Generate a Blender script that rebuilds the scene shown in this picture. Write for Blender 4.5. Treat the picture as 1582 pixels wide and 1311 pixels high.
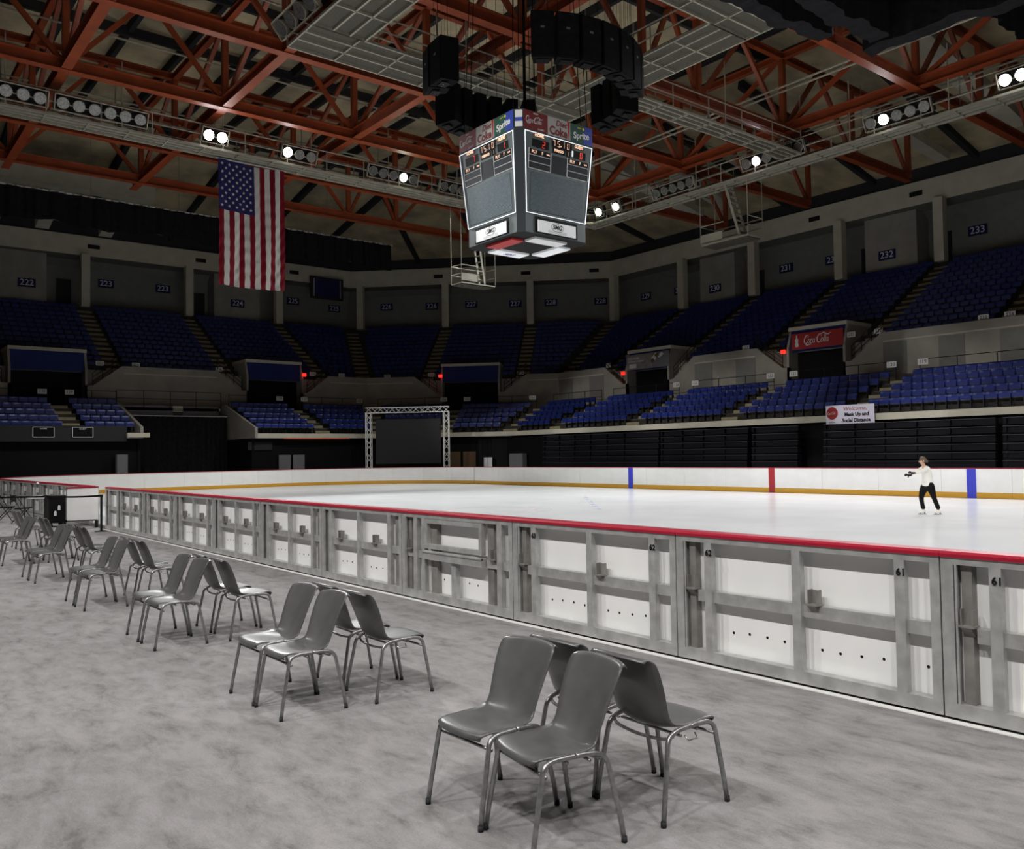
import bpy, bmesh, math, random
from mathutils import Vector, Matrix
from math import sin, cos, pi, radians, sqrt, atan2
random.seed(7)
S = bpy.context.scene
for o in list(bpy.data.objects): bpy.data.objects.remove(o)
COL = S.collection

# ------------------------------------------------------------------ camera
YAW, PIT, ROL = .8965, .0350, -.0154
fw = Vector((-sin(YAW)*cos(PIT), cos(YAW)*cos(PIT), sin(PIT)))
rr = Vector((cos(YAW), sin(YAW), 0)); uu = rr.cross(fw)
R2 = rr*cos(ROL)+uu*sin(ROL); U2 = -rr*sin(ROL)+uu*cos(ROL)
cam = bpy.data.objects.new('camera', bpy.data.cameras.new('camera')); COL.objects.link(cam)
cam.matrix_world = Matrix(((R2.x, U2.x, -fw.x, 22.44), (R2.y, U2.y, -fw.y, -6.23), (R2.z, U2.z, -fw.z, 1.91), (0, 0, 0, 1)))
cam.data.sensor_width = 36; cam.data.sensor_fit = 'HORIZONTAL'
cam.data.lens = 1334.2*36/1582; cam.data.clip_end = 300; cam.data.clip_start = .05
S.camera = cam
# ------------------------------------------------------------------ dim world light added as ambient fill, exposure
w = bpy.data.worlds.new('world'); S.world = w; w.use_nodes = True
w.node_tree.nodes['Background'].inputs[0].default_value = (.80, .82, .9, 1)
w.node_tree.nodes['Background'].inputs[1].default_value = .007
S.view_settings.view_transform = 'Standard'; S.view_settings.look = 'None'
S.view_settings.gamma = 1; S.view_settings.use_curve_mapping = False
S.view_settings.exposure = 0.0
# ------------------------------------------------------------------ lamps of the hall (on the catwalks), plus beams added as fill
LAMP_W = 3600
def spot(x, y, z, tx, ty, e=1.0, col=(1, .98, .95), ang=84):
    l = bpy.data.lights.new('floodlight', 'SPOT'); l.energy = LAMP_W*e; l.color = col  # name shared by catwalk lamps and the added fill beams
    l.spot_size = radians(ang); l.spot_blend = .5; l.shadow_soft_size = .28
    o = bpy.data.objects.new('spot_beam', l); COL.objects.link(o)
    o.location = (x, y, z); d = Vector((tx, ty, 0))-Vector((x, y, z))
    o.rotation_euler = d.to_track_quat('-Z', 'Y').to_euler(); return o
LIT_L = [(7.6, 1.0, (1, 1, 1)), (8.35, 1.0, (1, 1, 1)), (12.1, 1, (1, 1, 1)), (18.5, .8, (.9, 1, .9))]
LIT_R = [(-15.9, .8, (.9, 1, .88)), (-14.4, 1, (.96, .98, 1)), (-3.6, .8, (1, .9, .98)), (2.0, 1, (1, 1, 1)), (7.5, 1, (1, 1, 1)), (8.3, 1, (1, .95, 1))]
for y, e, c in LIT_L: spot(-16.9, y, 16.9, -3, y, e, c)
for x, e, c in LIT_R: spot(x, 31.4, 16.9, x, 15, e, c)
for x in (-14, -7, 0, 7, 14, 20, 26, 31): spot(x, -13.5, 16.9, x-2, 1, 1.12)
for y in (-4, 3, 10, 17, 24): spot(27, y, 16.9, 17, y, .85)

for x in (-25, -17, -9, -1, 7): o_ = spot(x+6, -13.5, 17.2, x, 10, 4.5, ang=15); o_.rotation_euler = (Vector((x, 35.5, 3.6))-Vector((x+6, -13.5, 17.2))).to_track_quat('-Z', 'Y').to_euler()  # narrow beams added only to brighten the lower seats on the far side
for y in (4, 13, 22): spot(-18.9, y, 16.3, -27, y, .7, ang=80)  # extra beams added to lift the ice and boards at the left end
# ------------------------------------------------------------------ materials
def mat(name, col, rough=.6, metal=0, noise=0, nscale=8, emit=0, col2=None, bump=0, detail=4, coat=0, contrast=None):
    m = bpy.data.materials.new(name); m.use_nodes = True; nt = m.node_tree; b = nt.nodes['Principled BSDF']
    b.inputs['Base Color'].default_value = (*col, 1); b.inputs['Roughness'].default_value = rough
    b.inputs['Metallic'].default_value = metal
    if coat: b.inputs['Coat Weight'].default_value = coat
    if emit:
        b.inputs['Emission Color'].default_value = (*col, 1); b.inputs['Emission Strength'].default_value = emit
    if noise or col2 or bump:
        tc = nt.nodes.new('ShaderNodeTexCoord'); n = nt.nodes.new('ShaderNodeTexNoise')
        n.inputs['Scale'].default_value = nscale; n.inputs['Detail'].default_value = detail
        nt.links.new(tc.outputs['Object'], n.inputs['Vector'])
        c2 = col2 or tuple(max(0, c*(1-noise)) for c in col)
        r = nt.nodes.new('ShaderNodeValToRGB'); lo, hi = contrast or (.35, .65)
        r.color_ramp.elements[0].position = lo; r.color_ramp.elements[1].position = hi
        r.color_ramp.elements[0].color = (*c2, 1); r.color_ramp.elements[1].color = (*col, 1)
        nt.links.new(n.outputs['Fac'], r.inputs['Fac']); nt.links.new(r.outputs['Color'], b.inputs['Base Color'])
        if bump:
            bp = nt.nodes.new('ShaderNodeBump'); bp.inputs['Strength'].default_value = bump
            nt.links.new(n.outputs['Fac'], bp.inputs['Height']); nt.links.new(bp.outputs['Normal'], b.inputs['Normal'])
    return m
M = {}
M['tier'] = mat('dark tier surface', (.055, .052, .048), .8, noise=.2, nscale=2)  # stepped surfaces coloured darker than the other concrete
M['concrete'] = mat('concrete', (.36, .34, .30), .85, noise=.18, nscale=.9, bump=.05)
M['concrete_pale'] = mat('pale concrete', (.60, .57, .47), .85, noise=.12, nscale=1.2)
M['wallpanel'] = mat('wall panel grey', (.22, .22, .20), .8, noise=.1, nscale=2)
M['aisle'] = mat('aisle concrete', (.34, .30, .19), .85, noise=.2, nscale=3)
M['seat'] = mat('blue seat plastic', (.012, .026, .18), .35)
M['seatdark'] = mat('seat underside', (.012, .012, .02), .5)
M['white'] = mat('white enamel', (.78, .78, .76), .45)
M['steel'] = mat('galvanised steel', (.50, .50, .49), .42, metal=.4, noise=.28, nscale=7)
M['steeldark'] = mat('dull steel', (.30, .29, .27), .5, metal=.4, noise=.3, nscale=6)
M['chrome'] = mat('chrome', (.62, .62, .62), .2, metal=1)
M['leg'] = mat('worn chrome leg', (.36, .36, .36), .33, metal=.8, noise=.3, nscale=30)
M['shell'] = mat('grey moulded plastic', (.100, .100, .098), .33, noise=.22, nscale=9, col2=(.078, .079, .080), contrast=(.3, .7))
M['board'] = mat('white board sheet', (.88, .88, .87), .35, noise=.05, nscale=2)
M['yellow'] = mat('yellow kick plate', (.62, .33, .03), .4)
M['red'] = mat('red cap rail', (.33, .009, .028), .35)
M['bluemark'] = mat('blue line mark', (.04, .05, .55), .4)
M['redmark'] = mat('red line mark', (.38, .02, .03), .4)
M['black'] = mat('black', (.006, .006, .0065), .6)
M['cloth'] = mat('black drape cloth', (.014, .014, .016), .9, noise=.4, nscale=5)
M['blackmetal'] = mat('black painted metal', (.016, .016, .017), .4)
M['orange'] = mat('orange truss paint', (.30, .055, .015), .5, noise=.25, nscale=1.5)
M['beige'] = mat('beige catwalk paint', (.36, .34, .27), .6, noise=.15, nscale=2)
M['beigedark'] = mat('catwalk grating', (.085, .08, .06), .8, noise=.3, nscale=20)
M['ceiling'] = mat('ceiling deck', (.66, .55, .34), .9, col2=(.36, .31, .21), nscale=.5, detail=6)
M['dark'] = mat('dark grey', (.035, .035, .037), .7)
M['grey'] = mat('mid grey', (.16, .16, .17), .6)
M['screen'] = mat('led screen face', (.09, .125, .145), .5)
M['screendk'] = mat('score panel dark', (.035, .04, .045), .4)
M['scoregreen'] = mat('scoreboard body', (.11, .135, .135), .5)
M['numblue'] = mat('sign navy', (.02, .025, .10), .6)
M['numwhite'] = mat('sign numeral', (.75, .75, .82), .6)
M['brown'] = mat('brown door', (.12, .07, .03), .5)
M['skin'] = mat('skin', (.60, .36, .26), .5)
M['hair'] = mat('brown hair', (.10, .06, .035), .6)
M['jacket'] = mat('white jacket', (.80, .79, .74), .8)
M['glow_white'] = mat('lamp white', (1, 1, 1), emit=60)
M['glow_green'] = mat('lamp greenish', (.8, 1, .78), emit=50)
M['glow_pink'] = mat('lamp pinkish', (1, .8, .95), emit=50)
M['reflector'] = mat('lamp reflector', (.26, .26, .245), .25, metal=.5, noise=.5, nscale=14)
M['led_red'] = mat('led red', (1, .06, .03), emit=1.1)
M['led_amber'] = mat('led amber', (1, .62, .42), emit=.9)
M['exit'] = mat('exit red', (1, .02, .01), emit=2.0)
M['dimred'] = mat('dim red strip', (.7, .06, .02), emit=.35)
M['tube'] = mat('light tube', (.9, .95, 1), emit=.55)
M['backlit'] = mat('backlit white', (.85, .87, .88), .4, emit=.1)
M['cokered'] = mat('sign red', (.36, .015, .015), .5)
M['green'] = mat('sign green', (.01, .16, .10), .5)
M['signblue'] = mat('sign blue', (.02, .05, .35), .5)
M['lemon'] = mat('lemon yellow', (.75, .65, .05), .5)
M['sbred'] = mat('scoreboard sign red', (.16, .008, .01), .6); M['sbwhite'] = mat('scoreboard sign white', (.42, .42, .40), .6); M['sbgreen'] = mat('scoreboard sign green', (.008, .075, .05), .6)
M['signwhite'] = mat('sign white', (.68, .68, .68), .5)
M['bannerwhite'] = mat('banner white', (.80, .77, .92), .6)
M['flagred'] = mat('flag red', (.15, .006, .014), .75)
M['flagwhite'] = mat('flag white', (.52, .50, .47), .75)
M['flagblue'] = mat('flag blue', (.02, .02, .09), .75)
M['portalblue'] = mat('portal blue', (.022, .035, .15), .6)

# floor carpet: grey, blotchy
def floor_mat():
    m = bpy.data.materials.new('grey matting'); m.use_nodes = True; nt = m.node_tree; b = nt.nodes['Principled BSDF']
    N = nt.nodes.new; L = nt.links.new
    tc = N('ShaderNodeTexCoord'); mp = N('ShaderNodeMapping'); mp.inputs['Scale'].default_value = (.75, 1.5, 1); mp.inputs['Rotation'].default_value = (0, 0, .15)
    L(tc.outputs['Object'], mp.inputs['Vector'])
    n1 = N('ShaderNodeTexNoise'); n1.inputs['Scale'].default_value = 3.2; n1.inputs['Detail'].default_value = 10; n1.inputs['Roughness'].default_value = .72; n1.inputs['Distortion'].default_value = .25
    n2 = N('ShaderNodeTexNoise'); n2.inputs['Scale'].default_value = 90; n2.inputs['Detail'].default_value = 3
    n3 = N('ShaderNodeTexNoise'); n3.inputs['Scale'].default_value = .45; n3.inputs['Detail'].default_value = 5
    for n in (n1, n3): L(mp.outputs['Vector'], n.inputs['Vector'])
    L(tc.outputs['Object'], n2.inputs['Vector'])
    r1 = N('ShaderNodeValToRGB'); e = r1.color_ramp.elements
    e[0].position = .34; e[0].color = (.145, .139, .138, 1); e[1].position = .60; e[1].color = (.30, .287, .29, 1)
    k = e.new(.44); k.color = (.225, .218, .217, 1)
    L(n1.outputs['Fac'], r1.inputs['Fac'])
    r3 = N('ShaderNodeValToRGB'); r3.color_ramp.elements[0].position = .35; r3.color_ramp.elements[0].color = (.86, .86, .86, 1); r3.color_ramp.elements[1].position = .6
    L(n3.outputs['Fac'], r3.inputs['Fac'])
    mx = N('ShaderNodeMixRGB'); mx.blend_type = 'MULTIPLY'; mx.inputs[0].default_value = 1
    L(r1.outputs['Color'], mx.inputs[1]); L(r3.outputs['Color'], mx.inputs[2])
    r2 = N('ShaderNodeValToRGB'); r2.color_ramp.elements[0].position = .3; r2.color_ramp.elements[0].color = (.80, .80, .80, 1); r2.color_ramp.elements[1].position = .7
    L(n2.outputs['Fac'], r2.inputs['Fac'])
    m2 = N('ShaderNodeMixRGB'); m2.blend_type = 'MULTIPLY'; m2.inputs[0].default_value = 1
    L(mx.outputs[0], m2.inputs[1]); L(r2.outputs['Color'], m2.inputs[2]); L(m2.outputs[0], b.inputs['Base Color'])
    b.inputs['Roughness'].default_value = .9
    bp = N('ShaderNodeBump'); bp.inputs['Strength'].default_value = .25; L(n2.outputs['Fac'], bp.inputs['Height']); L(bp.outputs['Normal'], b.inputs['Normal'])
    return m
for k_ in ('black', 'cloth', 'blackmetal', 'dark', 'screendk', 'tier', 'portalblue', 'flagred', 'flagblue', 'flagwhite', 'numblue'):
    M[k_].node_tree.nodes['Principled BSDF'].inputs['Specular IOR Level'].default_value = .12
M['floor'] = floor_mat()
def ice_mat():
    m = mat('ice', (.86, .88, .90), .22, col2=(.78, .80, .83), nscale=.5, detail=8)
    return m
M['ice'] = ice_mat()
def led_mat():
    m = bpy.data.materials.new('led matrix'); m.use_nodes = True; nt = m.node_tree; b = nt.nodes['Principled BSDF']
    tc = nt.nodes.new('ShaderNodeTexCoord'); br = nt.nodes.new('ShaderNodeTexBrick')
    br.inputs['Scale'].default_value = 6; br.inputs['Color1'].default_value = (.08, .12, .14, 1); br.inputs['Color2'].default_value = (.12, .165, .19, 1)
    br.inputs['Mortar'].default_value = (.02, .03, .04, 1); br.inputs['Mortar Size'].default_value = .035
    nt.links.new(tc.outputs['UV'], br.inputs['Vector']); nt.links.new(br.outputs['Color'], b.inputs['Base Color'])
    b.inputs['Roughness'].default_value = .45; return m
M['ledmatrix'] = led_mat()

# ------------------------------------------------------------------ mesh builder
class MB:
    def __init__(s): s.v = []; s.f = []; s.mi = []; s.m = []; s.T = Matrix.Identity(4)
    def _m(s, m):
        if m is None: m = s.m[0] if s.m else 'white'
        if m not in s.m: s.m.append(m)
        return s.m.index(m)
    def add(s, vs, fs, m=None):
        k = len(s.v); i = s._m(m)
        s.v += [tuple(s.T @ Vector(v)) for v in vs]
        for f in fs: s.f.append(tuple(k+a for a in f)); s.mi.append(i)
        return s
    def box(s, x0, x1, y0, y1, z0, z1, m=None):
        x0, x1 = min(x0, x1), max(x0, x1); y0, y1 = min(y0, y1), max(y0, y1); z0, z1 = min(z0, z1), max(z0, z1)
        vs = [(x, y, z) for z in (z0, z1) for x, y in ((x0, y0), (x1, y0), (x1, y1), (x0, y1))]
        return s.add(vs, [(0, 3, 2, 1), (4, 5, 6, 7), (0, 1, 5, 4), (1, 2, 6, 5), (2, 3, 7, 6), (3, 0, 4, 7)], m)
    def beam(s, a, b, w, h, m=None, up=(0, 0, 1)):
        a = Vector(a); b = Vector(b); d = (b-a)
        if d.length < 1e-6: return s
        d.normalize(); u = Vector(up)
        if abs(d.dot(u)) > .98: u = Vector((1, 0, 0))
        x = d.cross(u).normalized(); y = x.cross(d)
        vs = [p+x*sx*w/2+y*sy*h/2 for p in (a, b) for sx, sy in ((-1, -1), (1, -1), (1, 1), (-1, 1))]
        return s.add(vs, [(0, 1, 2, 3), (7, 6, 5, 4), (0, 4, 5, 1), (1, 5, 6, 2), (2, 6, 7, 3), (3, 7, 4, 0)], m)
    def tube(s, pts, r, m=None, n=8, caps=True, rs=None, sq=None):
        pts = [Vector(p) for p in pts]; rings = []; px = None
        for i, p in enumerate(pts):
            d = (pts[min(i+1, len(pts)-1)]-pts[max(i-1, 0)]).normalized()
            if px is None:
                a = Vector((0, 0, 1)) if abs(d.z) < .9 else Vector((1, 0, 0)); px = a.cross(d).normalized()
            else: px = (px-d*px.dot(d)).normalized()
            py = d.cross(px); q = rs[i] if rs else r
            ax, ay = (sq if sq else (1, 1))
            rings.append([p+px*cos(2*pi*k/n)*q*ax+py*sin(2*pi*k/n)*q*ay for k in range(n)])
        vs = [v for g in rings for v in g]; fs = []
        for i in range(len(pts)-1):
            for k in range(n): a = i*n+k; b = i*n+(k+1) % n; fs.append((a, b, b+n, a+n))
        if caps: fs.append(tuple(reversed(range(n)))); fs.append(tuple((len(pts)-1)*n+k for k in range(n)))
        return s.add(vs, fs, m)
    def disc(s, c, nrm, r, depth=.02, m=None, n=20, r2=None):
        c = Vector(c); nrm = Vector(nrm).normalized()
        return s.tube([c, c+nrm*depth], r, m, n, rs=[r2 or r, r])
    def quad(s, a, b, c, d, m=None): return s.add([a, b, c, d], [(0, 1, 2, 3)], m)
    def slab(s, pts, off, m=None):      # polygon extruded by vector off
        n = len(pts); off = Vector(off); P = [Vector(p) for p in pts]; Q = [p+off for p in P]
        fs = [tuple(range(n)), tuple(reversed(range(n, 2*n)))]+[((i+1) % n, i, n+i, n+(i+1) % n) for i in range(n)]
        return s.add(P+Q, fs, m)
    def mesh(s, name, smooth=False):
        me = bpy.data.meshes.new(name); me.from_pydata(s.v, [], s.f)
        for k in s.m: me.materials.append(M[k])
        me.polygons.foreach_set('material_index', s.mi)
        if smooth: me.polygons.foreach_set('use_smooth', [True]*len(s.f))
        me.update(); return me
    def build(s, name, parent=None, smooth=False, **kw):
        o = bpy.data.objects.new(name, s.mesh(name, smooth)); COL.objects.link(o)
        if parent is not None: o.parent = parent
        for k, v in kw.items(): o[k] = v
        if not smooth: pass
        return o
def empty(name, loc=(0, 0, 0), rz=0, label=None, cat=None, group=None):
    o = bpy.data.objects.new(name, None); COL.objects.link(o); o.location = loc; o.rotation_euler = (0, 0, rz)
    o.empty_display_size = .2
    tag(o, label, cat, group); return o
def tag(o, label=None, cat=None, group=None, kind=None):
    if label: o['label'] = label
    if cat: o['category'] = cat
    if group: o['group'] = group
    if kind: o['kind'] = kind
    return o
def struct(mb, name, parent=None, smooth=False):
    o = mb.build(name, parent, smooth)
    if parent is None: o['kind'] = 'structure'
    return o
def copy_tree(o, parent=None):
    c = o.copy(); COL.objects.link(c); c.parent = parent
    for ch in list(o.children): copy_tree(ch, c)
    return c
def shade_auto(o, ang=35):
    me = o.data
    me.polygons.foreach_set('use_smooth', [True]*len(me.polygons))
    try: me.set_sharp_from_angle(angle=radians(ang))
    except Exception: pass
    return o
def basis(o, x, z):      # matrix with local x, local z(normal) ; y = z cross x
    x = Vector(x).normalized(); z = Vector(z).normalized(); y = z.cross(x)
    return Matrix(((x.x, y.x, z.x, o[0]), (x.y, y.y, z.y, o[1]), (x.z, y.z, z.z, o[2]), (0, 0, 0, 1)))
def text(body, size, m, parent, x, y, z=.01, name='lettering', T=None, shear=0, off=0, align='CENTER', sx=1, ext=.003):
    cu = bpy.data.curves.new('t', 'FONT'); cu.body = body; cu.size = size; cu.align_x = align; cu.align_y = 'CENTER'
    cu.shear = shear; cu.offset = off; cu.extrude = ext; cu.resolution_u = 3
    t = bpy.data.objects.new('t', cu); COL.objects.link(t)
    bpy.context.view_layer.update()
    me = bpy.data.meshes.new_from_object(t); bpy.data.objects.remove(t)
    me.materials.clear(); me.materials.append(M[m])
    me.transform(Matrix.Translation((x, y, z)) @ Matrix.Diagonal((sx, 1, 1, 1)))
    if T is not None: me.transform(T)
    o = bpy.data.objects.new(name, me); COL.objects.link(o); o.parent = parent; return o
def ribbon(mb, pts, w0, z=.01, m=None, closed=False, ws=None, th=.004):
    P = [Vector((p[0], p[1])) for p in pts]; n = len(P); L = []; Rr = []
    for i, p in enumerate(P):
        d = P[min(i+1, n-1)]-P[max(i-1, 0)]
        if closed: d = P[(i+1) % n]-P[(i-1) % n]
        d = d.normalized() if d.length else Vector((1, 0)); nn = Vector((-d.y, d.x)); q = (ws[i] if ws else w0)/2
        L.append(p+nn*q); Rr.append(p-nn*q)
    rng = range(n if closed else n-1)
    for i in rng:
        j = (i+1) % n
        mb.quad((Rr[i].x, Rr[i].y, z), (Rr[j].x, Rr[j].y, z), (L[j].x, L[j].y, z), (L[i].x, L[i].y, z), m)
def arc(cx, cy, rx, ry, a0, a1, n=14): return [(cx+rx*cos(radians(a0+(a1-a0)*i/n)), cy+ry*sin(radians(a0+(a1-a0)*i/n))) for i in range(n+1)]
def script_cola(W, m, parent, T, z=.012):
    # flowing script lettering "Coca-Cola", local x from 0..W
    mb = MB(); mb._m(m); k = W/10.0; sl = .28
    def put(pts, w=.2, ws=None):
        q = [((x+y*sl)*k, y*k) for x, y in pts]
        ribbon(mb, q, w*k, z, m, ws=[a*k for a in ws] if ws else None)
    taper = lambda n, a, b: [a+(b-a)*sin(pi*i/(n-1)) for i in range(n)]
    def bigC(x):
        p = arc(x+.95, 1.05, .75, 1.05, 60, 330, 22); put(p, ws=taper(len(p), .12, .34))
        put([(x+1.25, 1.9), (x+1.45, 1.65), (x+1.3, 1.45)], .16)
    def o_(x): p = arc(x, .52, .33, .5, 0, 360, 16); put(p, ws=[.10+.12*abs(cos(2*pi*i/16)) for i in range(17)])
    def c_(x): p = arc(x, .52, .33, .5, 50, 310, 14); put(p, ws=taper(len(p), .13, .3))
    def a_(x): o_(x); put([(x+.36, 1.0), (x+.33, .4), (x+.42, .05), (x+.60, .12)], .2)
    bigC(-.1); o_(1.7); c_(2.5); a_(3.2)
    put([(3.85, 1.15), (4.1, 1.2)], .14)
    bigC(4.1); o_(5.95)
    put(arc(6.75, 1.1, .22, 1.05, 90, 450, 16), .17); put([(6.55, .5), (6.7, .05), (6.95, .1)], .24)
    a_(7.55)
    put([(.75, .02), (1.2, -.45), (1.8, -.4), (2.4, -.25), (2.9, -.4)], ws=[.3, .3, .2, .24, .06])
    put([(5.2, 2.0), (6.0, 2.35), (6.9, 1.9), (7.7, 1.75), (8.3, 2.15)], ws=[.1, .3, .2, .3, .06])
    mb.T = Matrix.Identity(4)
    me = mb.mesh('script_lettering'); me.transform(T)
    o = bpy.data.objects.new('script_lettering', me); COL.objects.link(o); o.parent = parent; return o

# ------------------------------------------------------------------ floor, ice
fl = MB(); fl.box(-75, 60, -30, 70, -.3, 0, 'floor'); struct(fl, 'floor')
def rink_path(off=0, n=9):
    r = 8.5-off; W = 26.17; xe = -30.5
    P = [(24, off)]
    P += [(xe+8.5+r*cos(a), 8.5+r*sin(a)) for a in [radians(-90-90*i/n) for i in range(n+1)]]
    P += [(xe+8.5+r*cos(a), W-8.5+r*sin(a)) for a in [radians(180-90*i/n) for i in range(n+1)]]
    P += [(24, W-off)]
    return P
ic = MB(); pp = rink_path(.1, 12); ic.slab([(x, y, .098) for x, y in pp], (0, 0, -.09), 'ice'); struct(ic, 'ice_sheet')
M['icegrey'] = mat('faded ice paint', (.66, .68, .74), .3)
M['icered'] = mat('faded red ice paint', (.74, .62, .64), .3)
M['iceblue'] = mat('faded blue ice paint', (.55, .58, .76), .3)
mk = MB()
def icer(cx, cy, r, w, m, a0=0, a1=360):
    p = [(cx+r*cos(radians(a0+(a1-a0)*i/40)), cy+r*sin(radians(a0+(a1-a0)*i/40))) for i in range(41)]; ribbon(mk, p, w, .1, m)
icer(-.5, 11, 1.6, .10, 'icered'); icer(-.5, 11, 2.1, .05, 'icegrey')
for i in range(7): mk.quad((2.2-i*1.0, 13.4+i*.85, .1), (2.25-i*1.0, 13.6+i*.85, .1), (1.8-i*1.0, 13.95+i*.85, .1), (1.75-i*1.0, 13.7+i*.85, .1), 'iceblue')
for x, m, wd in ((-8.4, 'iceblue', .3), (0, 'icered', .3), (8.4, 'iceblue', .3), (-28.28, 'icered', .05)):
    y0, y1 = (.3, 25.9) if x > -20 else (3, 23)
mk.quad((-8.5, 24.2, .1), (-8.2, 24.2, .1), (-8.2, 26.1, .1), (-8.5, 26.1, .1), 'icegrey')
struct(mk, 'ice_markings')
ws = MB(); ws.box(-3.6, 24, -.075, -.008, 0, .006, 'white'); struct(ws, 'trim_1')

# ------------------------------------------------------------------ dasher boards, near side (back of the frames)
def num_txt(t, s, x, parent):
    T = basis((x, -.004, 1.0), (1, 0, 0), (0, -1, 0)); text(t, .075, 'black', parent, 0, 0, .002, 'marker_number', T, off=.001)
def near_board(x0, kind='near', lab='', nums=None, x1=None):
    x1 = x1 or x0+2.44; L = x1-x0
    t = empty('dasher_board', (x0, 0, 0), 0, lab, 'rink board', 'dasher boards along the near side of the rink')
    f = MB(); g = .006
    f.box(g, L-g, 0, .10, .02, .12, 'steel'); f.box(g, L-g, 0, .117, 1.09, 1.14, 'steel'); f.box(g, .09, 0, .11, .12, 1.09, 'steel')
    f.box(L-.075, L-g, 0, .11, .12, 1.09, 'steel')
    f.box(.10, .115, 0, .02, .12, 1.09, 'steel')
    f.build('frame', t)
    short = L < 2
    p = MB(); p.box(.13, .20, .04, .117, .12, 1.09, 'steeldark'); p.build('channel_post', t)
    def post(a, wdt=.078, m='steel'):
        q = MB(); q.box(a, a+wdt-.0125, 0, .012, .12, 1.09, m); q.box(a+wdt-.012, a+wdt, 0, .06, .12, 1.0, m)
        q.slab([(a+wdt-.012, .0, 1.0), (a+wdt-.012, .06, 1.0), (a+wdt-.012, .025, 1.09), (a+wdt-.012, 0, 1.09)], (.012, 0, 0), m)
        q.build('upright', t)
    rail = MB()
    def bracket(a, z=.66):
        b = MB(); b.box(a, a+.11, -.02, .07, z, z+.012, 'steeldark'); b.box(a+.01, a+.095, .055, .067, z, z+.12, 'steeldark')
        b.box(a+.01, a+.02, .0, .067, z, z+.125, 'steeldark'); b.box(a+.087, a+.097, .0, .067, z, z+.125, 'steeldark')
        b.slab([(a+.02, -.02, z), (a+.02, .05, z-.07), (a+.02, .05, z)], (.07, 0, 0), 'steeldark'); b.build('bracket', t)
    if kind == 'near':
        post(.33)
        if not short: post(1.23); post(2.10)
        rail.box(.23, L-.085, .03, .10, .555, .655, 'steel'); rail.build('cross_rail', t)
        if not short: bracket(1.36)
        bracket(.12, .66)
        if nums:
            if nums[0]: num_txt(nums[0], 0, .385, t)
            if nums[1]: num_txt(nums[1], 0, 2.155, t)
    elif kind == 'far':
        post(.26, .09); post(1.17, .08); post(2.05, .09)
        q = MB(); q.box(L-.24, L-.1, .05, .117, .12, 1.09, 'steeldark'); q.build('channel_post', t)
        rail.box(.23, L-.085, .03, .10, .56, .66, 'steel'); rail.build('cross_rail', t)
        bracket(.56); bracket(1.62)
    elif kind == 'hatch':
        post(.30, .09); post(.50, .08); post(2.14, .09)
        rail.box(.10, .62, .03, .10, .555, .655, 'steel'); rail.box(1.9, L-.085, .03, .10, .555, .655, 'steel'); rail.build('cross_rail', t)
        h = MB()
        for a, b, c, d in ((.60, 1.86, .70, .76), (.60, 1.86, 1.03, 1.085), (.60, .66, .76, 1.03), (1.80, 1.86, .76, 1.03)): h.box(a, b, -.015, .05, c, d, 'steel')
        h.build('hatch_frame', t)
        h = MB(); h.box(.58, 1.88, -.035, .06, .56, .66, 'steel'); h.tube([(.58, -.03, .66), (1.88, -.03, .66)], .02, 'steel'); h.build('hatch_sill', t)
        h = MB(); h.box(1.19, 1.29, 0, .012, .12, .56, 'steel'); h.box(1.278, 1.29, .012, .06, .12, .56, 'steel'); h.build('upright', t)
        h = MB(); h.box(.66, .80, .05, .117, .12, 1.03, 'steeldark'); h.build('channel_post', t); h = MB(); h.box(1.90, 2.02, .05, .117, .12, 1.09, 'steeldark'); h.build('channel_post', t)
        bracket(.15, .66); bracket(2.0, .66)
    s = MB(); s.box(g, L-g, .118, .15, .06, 1.14, 'board')
    if kind in ('near', 'hatch'):
        xs = [.55, .72] if short else [.55, .72, .90, 1.07, 1.42, 1.58, 1.76, 1.94, 2.28] if kind == 'near' else [.86, 1.05, 1.42, 1.60]
    else: xs = [.5, .64, .8, .98, 1.38, 1.54, 1.72, 1.9]
    for i, x in enumerate(xs): s.disc((x, .1185, .30+.012*sin(i)), (0, -1, 0), .0125, .002, 'black', 10)
    s.build('board_sheet', t)
    k = MB(); k.box(g, L-g, .15, .162, .098, .28, 'yellow'); k.build('kick_plate', t)
    c = MB(); c.slab([(0.001, -.012, 1.14), (0.001, -.012, 1.165), (0.001, .005, 1.182), (0.001, .165, 1.182), (0.001, .18, 1.165), (0.001, .18, 1.14)], (L-.002, 0, 0), 'red')
    shade_auto(c.build('cap_rail', t)); return t
place = ['second', 'third', 'fourth', 'fifth', 'sixth', 'seventh', 'eighth', 'ninth']
near_board(21.94, 'near', 'white backed rink board at the far right edge, frame running out of the picture', None, 24.38)
near_board(19.50, 'near', 'steel framed rink board at the right edge with marker number 61 on its first upright', ('61', None))
near_board(17.06, 'near', 'steel framed rink board with marker numbers 62 and 61, bracket beside its middle upright', ('62', '61'))
near_board(14.62, 'near', 'steel framed rink board behind the nearest chairs with marker numbers 63 and 62', ('63', '62'))
near_board(12.18, 'hatch', 'rink board with a framed hatch opening in its upper half')
for i in range(7):
    xx = 12.18-2.44*(i+1)
    if xx < -4.5: break
    near_board(xx, 'far', '%s rink board left of the one with the hatch, grey frame with two brackets' % (['first', 'second', 'third', 'fourth', 'fifth', 'sixth', 'seventh'][i]), None, None if xx+2.44 > -1 else None)
near_board(-3.70, 'near', 'short narrow rink board next to the open gate behind the right stanchion', None, -2.46)
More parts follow.
